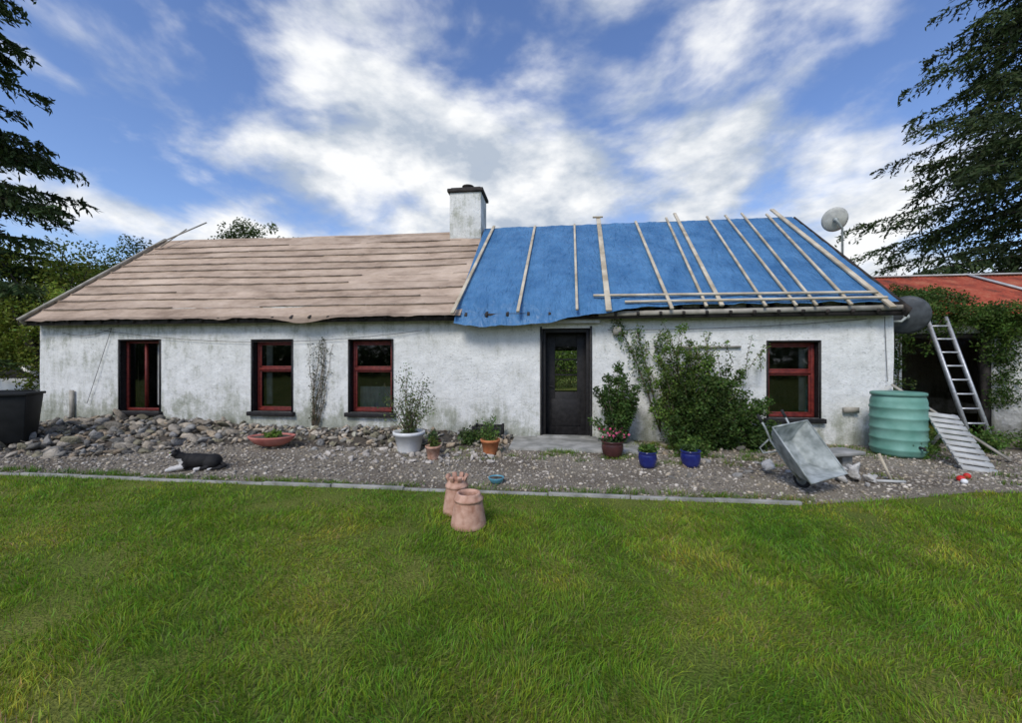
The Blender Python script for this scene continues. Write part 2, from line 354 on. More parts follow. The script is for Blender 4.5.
for (a,b,c,d) in ops:
    D=0.40
    g.add([(a,0,c),(a,0,d),(a,D,d),(a,D,c)],[(0,1,2,3)]); g.add([(b,0,c),(b,D,c),(b,D,d),(b,0,d)],[(0,1,2,3)])
    g.add([(a,0,d),(b,0,d),(b,D,d),(a,D,d)],[(0,1,2,3)]); g.add([(a,0,c),(a,D,c),(b,D,c),(b,0,c)],[(0,1,2,3)])
g.build('opening_reveals',['black'],cot)
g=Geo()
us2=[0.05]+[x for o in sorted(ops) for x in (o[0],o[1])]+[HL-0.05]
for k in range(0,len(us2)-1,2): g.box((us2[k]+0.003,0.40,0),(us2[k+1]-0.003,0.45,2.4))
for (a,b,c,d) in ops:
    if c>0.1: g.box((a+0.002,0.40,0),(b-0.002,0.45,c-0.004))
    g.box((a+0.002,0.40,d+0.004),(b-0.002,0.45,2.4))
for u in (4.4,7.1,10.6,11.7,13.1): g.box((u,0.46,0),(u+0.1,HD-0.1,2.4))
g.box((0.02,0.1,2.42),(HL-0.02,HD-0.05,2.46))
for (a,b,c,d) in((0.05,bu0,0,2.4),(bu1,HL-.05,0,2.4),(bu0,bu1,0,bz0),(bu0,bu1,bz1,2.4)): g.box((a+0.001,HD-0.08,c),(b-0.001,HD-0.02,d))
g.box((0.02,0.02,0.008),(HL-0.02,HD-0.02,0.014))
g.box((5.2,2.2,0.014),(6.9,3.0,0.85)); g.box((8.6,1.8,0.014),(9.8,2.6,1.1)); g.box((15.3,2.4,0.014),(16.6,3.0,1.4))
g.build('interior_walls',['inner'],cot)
g=Geo()
for z in (bz0+0.02,bz1-0.02): g.box((bu0,HD-0.015,z-0.03),(bu1,HD+0.02,z+0.03))
for u in (bu0+0.03,bu1-0.03): g.box((u-0.02,HD-0.012,bz0+.05),(u+0.02,HD+0.017,bz1-.05))
g.build('back_window_frame',['black'],cot)
for wi,(a,b,c,d) in enumerate(wins):
    g=Geo(); v0,v1=0.13,0.19; fw=0.06
    g.box((a+.004,v0,c+.004),(a+fw,v1,d-.004)); g.box((b-fw,v0,c+.004),(b-.004,v1,d-.004))
    g.box((a+fw,v0,d-fw),(b-fw,v1,d-.004)); g.box((a+fw,v0,c+.004),(b-fw,v1,c+fw))
    if wi>0:
        t=c+(d-c)*0.60
        g.box((a+fw,v0-0.01,t-0.03),(b-fw,v1,t+0.03))
        s=0.035
        for (z0,z1) in((c+fw,t-0.03),(t+0.03,d-fw)):
            g.box((a+fw,v0+.015,z0),(a+fw+s,v1-.01,z1)); g.box((b-fw-s,v0+.015,z0),(b-fw,v1-.01,z1))
            g.box((a+fw+s,v0+.015,z0),(b-fw-s,v1-.01,z0+s)); g.box((a+fw+s,v0+.015,z1-s),(b-fw-s,v1-.01,z1))
    g.build('window_frame',['red'],cot,bevel=0.005)
    gg=Geo()
    if wi>0: gg.add([(a+fw,0.16,c+fw),(b-fw,0.16,c+fw),(b-fw,0.16,d-fw),(a+fw,0.16,d-fw)],[(0,1,2,3)])
    else:
        gg.add([(a+fw,0.16,c+fw),(a+.52,0.16,c+fw),(a+.52,0.16,d-fw),(a+fw,0.16,d-fw)],[(0,1,2,3)])
    gg.build('window_glass',['glass'],cot)
    gs=Geo(); gs.box((a-0.08,-0.10,c-0.09),(b+0.08,0.13,c-0.002)); gs.build('window_sill',['black'],cot,bevel=0.008)
    gs=Geo(); q=0.03
    gs.box((a-q,-0.022,c),(a-.001,0.06,d+q)); gs.box((b+.001,-0.022,c),(b+q,0.06,d+q)); gs.box((a-.001,-0.022,d+.001),(b+.001,0.06,d+q))
    gs.build('window_surround',['black'],cot)
def curtain(u0_,w_,z0_,z1_,v_=0.24):
    g=Geo(); n=30; cv=[];cf=[]
    for i in range(n+1):
        u=u0_+w_*i/n; dv=v_+0.02*math.sin(i*1.3)
        cv+=[(u,dv,z0_),(u,dv,z1_)]
    for i in range(n): cf.append((2*i,2*i+2,2*i+3,2*i+1))
    g.add(cv,cf); g.build('curtain',['curtain'],cot)
curtain(2.80,0.31,0.55,2.0,0.3)
curtain(7.85,0.75,0.55,1.02,0.30); curtain(16.92,0.15,0.6,1.9,0.3); curtain(5.6,0.14,0.6,1.95,0.3)  # low cloth in the third window stands in for its pale reflection
g=Geo(); g.box((2.66,0.125,0.50),(2.70,0.185,1.99)); g.build('window_mullion',['red'],cot)
g=Geo(); a,b,c,d=door
g.box((a+.003,0.08,c),(a+0.07,0.2,d-.003)); g.box((b-0.07,0.08,c),(b-.003,0.2,d-.003)); g.box((a+.07,0.08,d-0.08),(b-.07,0.2,d-.003))
g.box((a-0.04,-0.022,c),(a-.001,0.05,d+.04)); g.box((b+.001,-0.022,c),(b+0.04,0.05,d+.04))
g.build('door_frame',['black'],cot,bevel=0.005)
g=Geo(); dv=0.36
g0,g1,gz0,gz1=12.16,12.62,0.93,1.88
g.box((a+.005,dv,c+.01),(g0,dv+.05,d-.01)); g.box((g1,dv,c+.01),(b-.005,dv+.05,d-.01)); g.box((g0,dv,c+.01),(g1,dv+.05,gz0)); g.box((g0,dv,gz1),(g1,dv+.05,d-.01))
g.box((g0,dv-.006,gz0+(gz1-gz0)*.36),(g1,dv+.04,gz0+(gz1-gz0)*.36+.03)); g.box((g0,dv-.006,gz0+(gz1-gz0)*.70),(g1,dv+.04,gz0+(gz1-gz0)*.70+.03))
g.box((a+.18,dv-.015,0.22),(b-.18,dv,0.78)); g.tube([(a+.14,dv-.05,1.05),(a+.23,dv-.05,1.05)],.012,8); 
g.build('door_leaf',['black'],cot,bevel=0.006)
g=Geo(); g.add([(g0,dv+.025,gz0),(g1,dv+.025,gz0),(g1,dv+.025,gz1),(g0,dv+.025,gz1)],[(0,1,2,3)]); g.build('door_glass',['glass'],cot)
g=Geo(); g.box((a-0.1,-0.16,0.0),(b+0.12,0.08,0.075)); g.build('door_threshold',['concrete'],cot,bevel=0.01)
g=Geo(); g.box((11.35,-0.16,2.33),(13.05,-0.035,2.46)); g.build('door_canopy_board',['curtain'],cot,bevel=0.01)
g=Geo(); g.box((0.0,EV+0.06,EZ-0.12),(10.2,EV+0.09,EZ+0.01)); g.box((10.2,EV+0.06,EZ-0.12),(HL,EV+0.09,EZ+0.01))
g.box((0,EV+0.09,EZ-0.06),(HL,-0.035,EZ-0.03))
for k in range(44):
    u=0.3+k*0.42
    g.beam((u,EV+0.02,EZ-0.055),(u,0.1,EZ+0.20),0.05,0.09)
g.build('eaves_boards',['fascia'],cot)
g=Geo(); g.beam((13.0,EV+0.045,EZ-0.03),(HL,EV+0.045,EZ+0.02),0.028,0.09); g.build('eaves_plank',['wood2'],cot)

def roofpt(u,s,off=0.0):
    t=s/SL; v=EV+(RV-EV)*t; z=EZ+(RZ-EZ)*t
    return (u,v+NV.y*off,z+NV.z*off)
g=Geo()
g.add([(0.0,RV,RZ),(HL,RV,RZ),(HL,HD+.3,rz(HD+.3)),(0.0,HD+.3,rz(HD+.3))],[(0,1,2,3)]); g.build('back_roof_slope',['felt'],cot)
g=Geo(); 
g.add([roofpt(0.05,0.06,-0.12),roofpt(HL-.02,0.06,-0.12),roofpt(HL-.02,SL,-0.12),roofpt(0.05,SL,-0.12)],[(0,1,2,3)]); g.build('roof_boarding',['fascia'],cot)
# felt
g=Geo(); V=[];C=[];F=[]
nu,ns=300,150; u0,u1=0.0,10.28
courses=[-0.05,0.38,0.76,1.10,1.50,1.86,2.26,2.62,3.02,3.38,3.78,4.25]
def feltoff(u,s):
    wav=0.05*noise.noise(Vector((u*0.35,s*0.2,5)))+0.012*noise.noise(Vector((u*1.4,s*0.2,5)))
    s2=s+wav
    k=max([i for i in range(len(courses)) if courses[i]<=s2] or [0])
    nx=courses[k+1] if k+1<len(courses) else courses[k]+.5
    fr=(s2-courses[k])/(nx-courses[k])
    o=0.014*(1-fr)+0.022*noise.noise(Vector((u*0.7,s*1.0,9)))+0.008*noise.noise(Vector((u*3,s*3.5,2)))-0.007*math.sin(math.pi*min(max(fr,0),1))
    return o,k,fr
ctint=[random.uniform(0.88,1.08) for _ in range(30)]
def lz(u,s): return (0.07*(1-u/10)-0.02)*(s/SL)-0.05*math.exp(-((s-1.9)/1.2)**2)*math.exp(-((u-6.5)/3)**2)
for i in range(nu+1):
    for j in range(ns+1):
        u=u0+(u1-u0)*i/nu; s=SL*j/ns
        o,k,fr=feltoff(u,s)
        p=list(roofpt(u,s,o)); p[2]+=lz(u,s)
        if j<4:
            ww=(4-j)/4
            hang=0.02+0.05*max(0,noise.noise(Vector((u*1.1,0,0.7))))+0.12*math.exp(-((u-6.9)/0.6)**2)+0.04*max(0,noise.noise(Vector((u*4,1,0.7))))
            p[2]-=hang*ww; p[1]-=0.02*ww
        V.append(p); t=ctint[k]*(0.55 if fr<0.05 else 1.0)  # thin shadow line along each course is painted into the felt colour
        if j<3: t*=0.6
        C.append((t,t,t))
for i in range(nu):
    for j in range(ns):
        a=i*(ns+1)+j; F.append((a,a+ns+1,a+ns+2,a+1))
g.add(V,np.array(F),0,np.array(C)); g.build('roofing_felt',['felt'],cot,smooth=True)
g=Geo()
for ci_,s in enumerate(courses[1:-1]):
    u=0.1
    while u<10.05:
        ln=random.uniform(2.0,4.2); e=min(u+ln,10.12)
        if e-u<0.15: break
        if random.random()<0.12: u=e+0.02; continue
        nseg=max(2,int((e-u)/0.5)); jt=random.uniform(-.012,.012)
        for q in range(nseg):
            ua=u+(e-u)*q/nseg; ub=u+(e-u)*(q+1)/nseg
            wa=0.05*noise.noise(Vector((ua*0.35,s*0.2,5))); wb=0.05*noise.noise(Vector((ub*0.35,s*0.2,5)))
            pa=list(roofpt(ua,s+0.02+jt-wa,0.030)); pb=list(roofpt(ub,s+0.02+jt-wb,0.030)); pa[2]+=lz(ua,s); pb[2]+=lz(ub,s)
            g.beam(pa,pb,0.03,0.014,up=NV)
        u=e+0.012
g.build('roof_laths',['lath'],cot)
g=Geo()
g.beam(roofpt(0.02,-0.08,0.06),roofpt(0.02,SL+0.02,0.10),0.07,0.05,up=NV)
g.beam(roofpt(-0.03,-0.05,-0.03),roofpt(-0.03,SL,-0.03),0.03,0.16,up=NV)
g.beam((0.15,RV-0.75,RZ-0.40),(1.3,RV+0.1,RZ+0.62),0.035,0.03)
g.beam((0.4,RV-0.55,RZ-0.30),(0.65,RV+0.05,RZ+0.42),0.03,0.03)
g.build('verge_timbers',['wood2'],cot)
def hangf(u):
    return 0.32*max(0,1-abs(u-10.7)/1.7)**0.8+0.14*math.exp(-((u-12.2)/0.9)**2)+0.02
batt=[(10.42,10.16,0.10,0.15,.07,0.28),(11.59,11.45,0.0,0.12,.06,0.06),(12.68,12.58,0.0,0.08,.05,0.05),(13.36,13.17,0.42,0.13,.11,.06),(14.33,14.32,0.04,0.1,.06,.1),
 (15.17,14.97,0.22,-0.02,.05,0),(15.46,15.25,0.52,-0.04,.075,0),(16.23,16.0,0.2,0.0,.045,0),(16.71,16.52,0.24,0.0,.045,0),(17.16,16.86,0.34,0.0,.045,0),(17.74,17.44,0.2,0.0,.05,0),(18.0,18.06,0.52,0.1,.10,0)]
g=Geo(); V=[];F=[]
nu,ns=330,130; u0,u1=10.16,18.30
for i in range(nu+1):
    for j in range(ns+1):
        u=u0+(u1-u0)*i/nu; tj=j/ns
        s0=-0.02 if u<13 else min(0.16,-0.02+(u-13)*0.12)
        s0+=0.03*noise.noise(Vector((u*1.7,0,4)))
        s=s0+(SL-s0)*tj
        dmin=min(abs(u-(b0*(s/SL)+b1*(1-s/SL))) for b0,b1,*_ in batt)
        bil=min(dmin/0.35,1.0)
        w=noise.noise(Vector((u*1.2,s*0.8,1)))*0.03+noise.noise(Vector((u*3.2+s*1.2,s*1.6,6)))*0.02+abs(noise.noise(Vector((u*5-s*2.5,s*2,8))))*0.03
        o=0.035+0.012+bil*(0.015+w)
        p=list(roofpt(u,s,o))
        if tj<0.12:
            ww=1-tj/0.12; hg=hangf(u)+0.03*noise.noise(Vector((u*3,2,2)))
            p[2]-=hg*ww**1.5*0.9; p[1]-=0.04*ww*(1+0.8*noise.noise(Vector((u*4,5,2))))
        V.append(p)
for i in range(nu):
    for j in range(ns):
        a=i*(ns+1)+j; F.append((a,a+ns+1,a+ns+2,a+1))
g.add(V,np.array(F)); 
g.add([(10.16,RV,RZ+.06),(18.3,RV,RZ+.06),(18.3,RV+1.2,RZ-.93),(10.16,RV+1.2,RZ-.93)],[(0,1,2,3)])
g.build('blue_tarp',['tarp'],cot,smooth=True)
g=Geo()
for (b0,b1,top,bot,w,drop) in batt:
    p0=Vector(roofpt(b1,-bot,0.085)); p1=Vector(roofpt(b0,SL+top,0.085)); 
    if drop: p0=p0+Vector((0,-0.03,0.02))
    g.beam(p0,p1,w,0.04,up=NV)
g.beam(roofpt(12.92,0.42,0.125),roofpt(18.05,0.36,0.125),0.055,0.035,up=NV)
g.beam(roofpt(13.5,0.16,0.125),roofpt(18.1,0.17,0.125),0.05,0.035,up=NV)
g.beam(roofpt(13.2,SL+0.36,0.13),roofpt(13.48,SL+0.36,0.13),0.05,0.04,up=NV)
g.build('tarp_battens',['wood'],cot,bevel=0.004)
g=Geo(); g.beam(roofpt(HL-.02,-0.1,-0.03),roofpt(HL-.02,SL,-0.03),0.03,0.18,up=NV); g.build('verge_board',['fascia'],cot)
g=Geo(); ca,cb,cc,cd=9.23,10.12,2.72,3.55
g.box((ca,cc,4.6),(cb,cd,6.27),0)
g.build('chimney_stack',['wall'],cot,bevel=0.02)
g=Geo(); g.box((ca-0.06,cc-0.06,6.27),(cb+0.06,cd+0.06,6.37)); g.box((ca+.02,cc+.02,6.37),(cb-.02,cd-.02,6.42)); 
g.build('chimney_cap',['fascia'],cot,bevel=0.02)
g=Geo(); g.lathe([(0.17,0),(0.15,0.12),(0.17,0.13),(0.17,0.16),(0.12,0.16),(0.12,0.05)],(9.67,3.1,6.42),n=20); g.build('chimney_flue_pot',['fascia'],cot,smooth=True)
g=Geo(); g.box((ca-0.05,cc-0.02,4.74),(cb+0.05,cc-0.004,4.98)); g.build('lead_flashing',['galv'],cot)
g=Geo()
def cable(p0,p1,sag,r=0.005,n=14):
    pts=[]
    for i in range(n+1):
        t=i/n; pts.append((p0[0]+(p1[0]-p0[0])*t,p0[1]+(p1[1]-p0[1])*t,p0[2]+(p1[2]-p0[2])*t-4*sag*t*(1-t)))
    g.tube(pts,r,5)
cable((1.7,-0.06,2.30),(9.4,-0.06,2.22),0.26); cable((0.7,-0.05,2.25),(2.0,-0.05,2.34),0.12)
cable((2.0,-0.05,2.34),(1.35,-0.05,0.6),0.0)
cable((13.2,-0.05,2.2),(17.9,-0.05,2.36),0.06); cable((18.2,-0.05,2.4),(18.25,-0.05,1.2),0.0)
g.build('wall_cables',['rubber'],cot)
g=Geo(); g.box((14.55,-0.06,1.83),(15.7,-0.035,1.87)); g.box((0.9,-0.07,0.2),(0.98,-0.03,0.9)); g.box((17.5,-0.09,0.62),(17.75,-0.035,0.72)); g.box((13.3,-0.12,2.1),(13.45,-0.035,2.25)); g.build('wall_fixings',['wood2'],cot)
def dishobj(name,loc,r,aim,matn,pole):
    e=empty(name,loc)
    g=Geo(); V=[];F=[];n=28;rings=7
    for i in range(rings+1):
        rr=r*i/rings
        for k in range(n):
            t=2*math.pi*k/n; V.append((rr*math.cos(t),0.28*rr*rr/r,rr*math.sin(t)*1.08))
    for i in range(rings):
        for k in range(n):
            k2=(k+1)%n; F.append((i*n+k,(i+1)*n+k,(i+1)*n+k2,i*n+k2))
    R=Vector((0,1,0)).rotation_difference(Vector(aim).normalized()).to_matrix()
    V=[tuple(R@Vector(v)) for v in V]
    g.add(V,F); o=g.build('reflector',[matn],e,smooth=True)
    sm=o.modifiers.new('s','SOLIDIFY'); sm.thickness=0.012
    g=Geo(); tip=R@Vector((0,r*0.95,-r*0.25)); bot=R@Vector((0,0.28*r,-r)); g.tube([tuple(bot),tuple(tip)],0.014,6); g.tube([tuple(tip),tuple(tip-(R@Vector((0,0.1,0))))],0.035,8)
    back=R@Vector((0,-0.08,0)); g.tube([(0,0,0),tuple(back)],0.05,8); g.tube([tuple(back)]+pole,0.025,8)
    g.build('mount',['galv'],e)
x,y,_=H(18.62,1.75); dishobj('satellite_dish',(x-.12,y,4.80),0.25,(0.5,0.9,0.35),'dish',[(0.16,0.0,-0.2),(0.16,0.0,-1.1),(-0.1,0.0,-1.3)])
x,y,_=H(18.72,0.15); dishobj('satellite_dish',(x,y,2.42),0.34,(0.75,0.75,0.3),'dishdark',[(-0.1,0.0,-0.1),(-0.35,0.0,-0.1)])

# ================================================================ SHED
sh=empty('tin_roofed_shed',(L0[0],L0[1],0),TH)
SV=1.0; 
g=Geo()
def wq(a,b,z0,z1): g.box((a,SV,z0),(b,SV+0.3,z1))
wq(18.6,19.3,0,2.5); wq(19.3,21.0,2.15,2.5); wq(21.0,25.5,0,2.5)
g.box((25.2,SV+.3,0),(25.5,5.5,2.5)); g.box((18.6,5.5,0),(25.5,5.7,2.5)); g.box((18.6,SV+.3,0),(18.8,5.5,2.5))
g.add([(18.6,SV+.01,2.5),(18.6,5.69,2.5),(18.6,3.35,3.62)],[(0,1,2)]); g.add([(25.5,SV+.01,2.5),(25.5,5.69,2.5),(25.5,3.35,3.62)],[(0,1,2)])
g.build('walls',['wall'],sh)
g=Geo(); V=[];F=[]; nu=620
for i in range(nu+1):
    u=18.45+(25.7-18.45)*i/nu; dz=0.02*math.sin(u*2*math.pi/0.085)+0.03*noise.noise(Vector((u,0,0)))
    V+=[(u,SV-0.2,2.52+dz),(u,3.35,3.75+dz),(u,5.9,2.52+dz)]
for i in range(nu): F+=[(3*i,3*i+3,3*i+4,3*i+1),(3*i+1,3*i+4,3*i+5,3*i+2)]
g.add(V,F); g.build('corrugated_roof',['rust'],sh)
g=Geo(); g.beam((22.6,SV-0.2,2.58),(22.6,3.35,3.81),0.10,0.03,up=(0,-1,2)); g.box((18.45,3.27,3.76),(25.7,3.43,3.80)); g.build('roof_flashing',['curtain'],sh)
g=Geo(); g.box((20.88,SV+.05,0),(20.99,SV+.2,2.14)); g.box((19.31,SV+.05,2.05),(20.88,SV+.2,2.14)); 
g.beam((19.34,SV+.18,1.05),(19.75,SV+1.1,1.05),0.04,2.0)
g.build('door_frame',['fascia'],sh)

# ================================================================ GROUND
g=Geo()
G=500
g.add([(-G,-G,0),(G,-G,0),(G,G,0),(-G,G,0)],[(0,1,2,3)]); g.build('ground',['lawn'])
gravel_poly=[(-8,-3.42),(15.0,-3.42),(16.2,-3.1),(17.2,-2.75),(18.6,-2.7),(19.8,-2.0),(21.5,-1.6),(23,-1.0),(23,1.0),(-8,1.0)]
g=Geo(); g.add([H(u,v,0.004) for u,v in gravel_poly],[tuple(range(len(gravel_poly)))]); g.build('gravel_path',['gravelbed'])
def in_gravel(u,v):
    lim=np.interp(u,[-8,15,16.2,17.2,18.6,19.8,21.5,23],[-3.42,-3.42,-3.1,-2.75,-2.7,-2.0,-1.6,-1.0])
    return (v>lim)&(u>-8)&(u<23)
g=Geo(); u=-6.0
while u<14.8:
    e=min(u+random.uniform(0.85,0.95),14.9); dz=random.uniform(-0.012,0.006); dv=random.uniform(-0.014,0.014)
    p0=H(u,-3.44+dv,-0.008+dz); p1=H(e-0.012,-3.44+dv*.3,-0.008+dz); g.beam(p0,p1,0.05,0.08); u=e
g.build('kerb',['kerb'],bevel=0.006)
def ico(sub):
    bm=bmesh.new(); bmesh.ops.create_icosphere(bm,subdivisions=sub,radius=1); v=np.array([tuple(q.co) for q in bm.verts]); f=np.array([[q.index for q in p.verts] for p in bm.faces]); bm.free(); return v,f
IV1,IF1=ico(1); IV2,IF2=ico(2)
def scatter_pebbles(name,n,ur,vr,smin,smax,cols,matn,test=None,zo=0.004):
    u=RNG.uniform(*ur,n); v=RNG.uniform(*vr,n); 
    if test is not None: k=test(u,v); u=u[k];v=v[k]
    n=len(u); X=L0[0]+u*CU-v*SU; Y=L0[1]+u*SU+v*CU
    s=smin+(smax-smin)*RNG.random(n)**3
    sc=np.stack([s*RNG.uniform(.7,1.3,n),s*RNG.uniform(.7,1.3,n),s*RNG.uniform(.4,.8,n)],1)
    P=IV1[None]*(1+RNG.normal(size=(n,12,1))*0.12)
    P=P*sc[:,None,:]; a=RNG.uniform(0,6.28,n); ca,sa=np.cos(a)[:,None],np.sin(a)[:,None]
    x=P[...,0]*ca-P[...,1]*sa; y=P[...,0]*sa+P[...,1]*ca
    P=np.stack([x+X[:,None],y+Y[:,None],P[...,2]+zo+sc[:,2][:,None]*0.5],-1)
    F=(IF1[None]+(np.arange(n)*12)[:,None,None]).reshape(-1,3)
    ci=np.array(cols)[RNG.integers(0,len(cols),n)]*RNG.uniform(.55,1.3,(n,1))
    g=Geo(); g.add(P.reshape(-1,3),F,0,np.repeat(ci,12,axis=0)); return g.build(name,[matn])
pc=[(0.28,0.24,0.19),(0.36,0.32,0.26),(0.19,0.165,0.14),(0.40,0.34,0.25),(0.31,0.28,0.24),(0.50,0.45,0.38)]
scatter_pebbles('gravel',32000,(-5,20),(-3.38,0.3),0.009,0.030,pc,'pebble',test=lambda u,v:in_gravel(u,v-0.06))
def rock(g,c,s,flat=0.7,col=(0.3,0.28,0.25)):
    P=IV2.copy()
    for k in range(11):
        n=RNG.normal(size=3); n/=np.linalg.norm(n); d=RNG.uniform(0.32,0.75)
        ex=np.maximum(P@n-d,0); P=P-ex[:,None]*n
    P=P*1.2
    P*=np.array([s*RNG.uniform(.8,1.6),s*RNG.uniform(.6,1.1),s*RNG.uniform(.45,.95)*flat*1.3])
    a,b_,c_=RNG.uniform(0,6.28),RNG.normal()*0.5,RNG.normal()*0.5
    R=np.array(Matrix.Rotation(a,3,'Z')@Matrix.Rotation(b_,3,'X')@Matrix.Rotation(c_,3,'Y'))
    P=P@R.T+np.array(c); g.add(P,IF2,0,np.array(col))
rc=[(0.24,0.21,0.17),(0.33,0.29,0.23),(0.16,0.15,0.13),(0.40,0.34,0.26),(0.26,0.25,0.23),(0.20,0.18,0.12),(0.33,0.26,0.18)]
def mound(u,v):
    a=np.interp(u,[0,0.8,2.5,4.5,5.5,7,9,11.3],[0.05,0.24,0.30,0.26,0.18,0.15,0.20,0.05])
    w=np.interp(u,[0,1,4.5,5.5,11.3],[1.6,2.5,2.5,1.5,1.4])
    return a*np.clip(1+v/w,0,1)**0.9
g=Geo()
nn=0
while nn<950:
    u=RNG.uniform(-0.3,5.8); v=RNG.uniform(-2.7,-0.08)
    w=np.interp(u,[-.3,1,4.5,5.8],[1.8,2.6,2.6,1.6]); 
    if v<-w: continue
    s=RNG.uniform(0.03,0.085)+(0.07 if RNG.random()<0.14 else 0)
    c=np.array(rc[RNG.integers(0,len(rc))])*RNG.uniform(.5,1.2)
    x,y,_=H(u,v); rock(g,(x,y,mound(u,v)+s*RNG.uniform(-0.1,0.5)),s,col=c); nn+=1
for _ in range(480):
    u=RNG.uniform(5.4,11.3); v=-abs(RNG.normal())*0.65-0.08
    if v<-1.9: continue
    s=RNG.uniform(0.03,0.085); c=np.array(rc[RNG.integers(0,len(rc))])*RNG.uniform(.7,1.5)
    x,y,_=H(u,v); rock(g,(x,y,mound(u,v)+s*RNG.uniform(-0.1,0.4)),s,col=np.clip(c,0,.5))
for _ in range(90):
    u=RNG.uniform(8.2,11.2); v=RNG.uniform(-2.3,-1.2); s=RNG.uniform(0.03,0.075); c=np.array((0.42,0.38,0.33))*RNG.uniform(.7,1.25)
    x,y,_=H(u,v); rock(g,(x,y,s*0.4),s,col=c)
for _ in range(70):
    u=RNG.uniform(13.6,16.2); v=RNG.uniform(-2.6,-0.2); s=RNG.uniform(0.03,0.07); c=np.array(rc[RNG.integers(0,len(rc))])
    x,y,_=H(u,v); rock(g,(x,y,s*0.35),s,col=c)
g.build('rubble_stones',['stone'])
g=Geo(); V=[];F=[]; nu,nv=90,20
for i in range(nu+1):
    for j in range(nv+1):
        u=-0.4+12*i/nu; v=-2.8+2.78*j/nv; h=float(mound(u,v))+0.03*noise.noise(Vector((u*3,v*3,0))) if mound(u,v)>0.01 else -0.01
        V.append(H(u,v,h-0.02))
for i in range(nu):
    for j in range(nv):
        a=i*(nv+1)+j; F.append((a,a+nv+1,a+nv+2,a+1))
g.add(V,F); g.build('earth_bank',['soil'],smooth=True)
g=Geo(); 
cs=[(11.35,-1.15),(13.7,-1.25),(13.65,-0.03),(11.35,-0.03)]
V=[H(a,b,0.01) for a,b in cs]+[H(a,b,0.055) for a,b in cs]; g.add(V,[(4,5,6,7),(0,1,5,4),(1,2,6,5),(2,3,7,6),(3,0,4,7)]); g.build('concrete_slab',['concrete'],bevel=0.01)

# ------------------------------------------------------------ GRASS
def blades(name,X,Y,hmin,hmax,w,base,z0=0.0,lean=0.5):
    n=len(X); h=RNG.uniform(hmin,hmax,n)*(1+0.35*np.sin(X*1.7+Y*2.3)*np.sin(X*0.9-Y*1.1))
    a=RNG.uniform(0,6.283,n); dx,dy=np.cos(a),np.sin(a)
    la=2.2*np.sin(X*5.1+1.3*np.sin(Y*6.3))+2.0*np.sin(Y*4.3+1.7*np.sin(X*5.7))+RNG.normal(size=n)*0.9
    ln=np.abs(RNG.normal(size=n))*lean*h
    lx,ly=np.cos(la)*ln,np.sin(la)*ln; w=np.broadcast_to(w,(n,))
    def P(t,wk): 
        bx=X+lx*t*t; by=Y+ly*t*t; bz=z0+h*t*(1-0.15*t*np.minimum(ln/h,1))
        return np.stack([bx-dx*w*wk/2,by-dy*w*wk/2,bz],1),np.stack([bx+dx*w*wk/2,by+dy*w*wk/2,bz],1)
    p0,p1=P(0,1.0); p2,p3=P(0.55,0.85); p4,_=P(1.0,0.0)
    V=np.stack([p0,p1,p2,p3,p4],1).reshape(-1,3); o=np.arange(n)*5
    Q=np.stack([o,o+1,o+3,o+2],1); T=np.stack([o+2,o+3,o+4],1)
    col=greens(n,base,0.4,0.18); dry=RNG.random(n)<0.06; col[dry]=np.array((0.38,0.31,0.14))*RNG.uniform(.6,1.1,(dry.sum(),1))
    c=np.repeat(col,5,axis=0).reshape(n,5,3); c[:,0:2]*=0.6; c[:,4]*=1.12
    g=Geo(); g.V.append(V); g.C.append(c.reshape(-1,3)); g.F.append((Q,0)); g.F.append((T,0)); g.n=len(V)
    return g.build(name,['grassblade'])
xs=[];ys=[];ws=[]
def region(n,x0,x1,y0,y1,w):
    X=RNG.uniform(x0,x1,n);Y=RNG.uniform(y0,y1,n); u,v=toH(X,Y); k=(~in_gravel(u,v-0.02))&~((np.abs(v+3.44)<0.03)&(u<14.9))
    xs.append(X[k]);ys.append(Y[k]);ws.append(np.full(k.sum(),w))
region(112000,-4.2,4.2,0.9,2.8,0.0040)
region(78000,-7,7,2.8,4.2,0.0055)
region(85000,-10,10,4.2,7.0,0.0075)
region(10000,-7,-4.2,1.2,2.8,0.006); region(10000,4.2,7,1.2,2.8,0.006)
region(12000,7.2,13,5.0,8.4,0.010); region(6000,-16,-9.5,5,10,0.012)
X=np.concatenate(xs);Y=np.concatenate(ys);W=np.concatenate(ws)
def vn(x,y,f,sd): 
    return np.array([noise.noise(Vector((a*f,b*f,sd))) for a,b in zip(x,y)])
dn=vn(X,Y,1.4,3.3); keep=RNG.random(len(X))<np.clip(1.15-np.clip(dn-0.15,0,1)*2.6,0.15,1); X=X[keep];Y=Y[keep];W=W[keep]
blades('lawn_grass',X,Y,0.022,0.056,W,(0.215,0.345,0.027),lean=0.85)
wx=[];wy=[]
for _ in range(300):
    r=RNG.random()
    if r<0.45: u=RNG.uniform(-4,15);v=-3.38+abs(RNG.normal())*0.07
    elif r<0.7: u=RNG.uniform(13.2,19);v=RNG.uniform(-1.0,-0.1)
    elif r<0.85: u=RNG.uniform(10.3,16);v=RNG.uniform(-1.9,-1.2)
    else: u=RNG.uniform(16.5,21);v=RNG.uniform(-2.7,-0.2)
    k=RNG.integers(20,70); a,b_,_z=H(u,v); wx.append(a+RNG.normal(size=k)*0.08); wy.append(b_+RNG.normal(size=k)*0.03)
wx=np.concatenate(wx);wy=np.concatenate(wy)
blades('weeds',wx,wy,0.03,0.10,0.007,(0.14,0.24,0.03),lean=0.7)

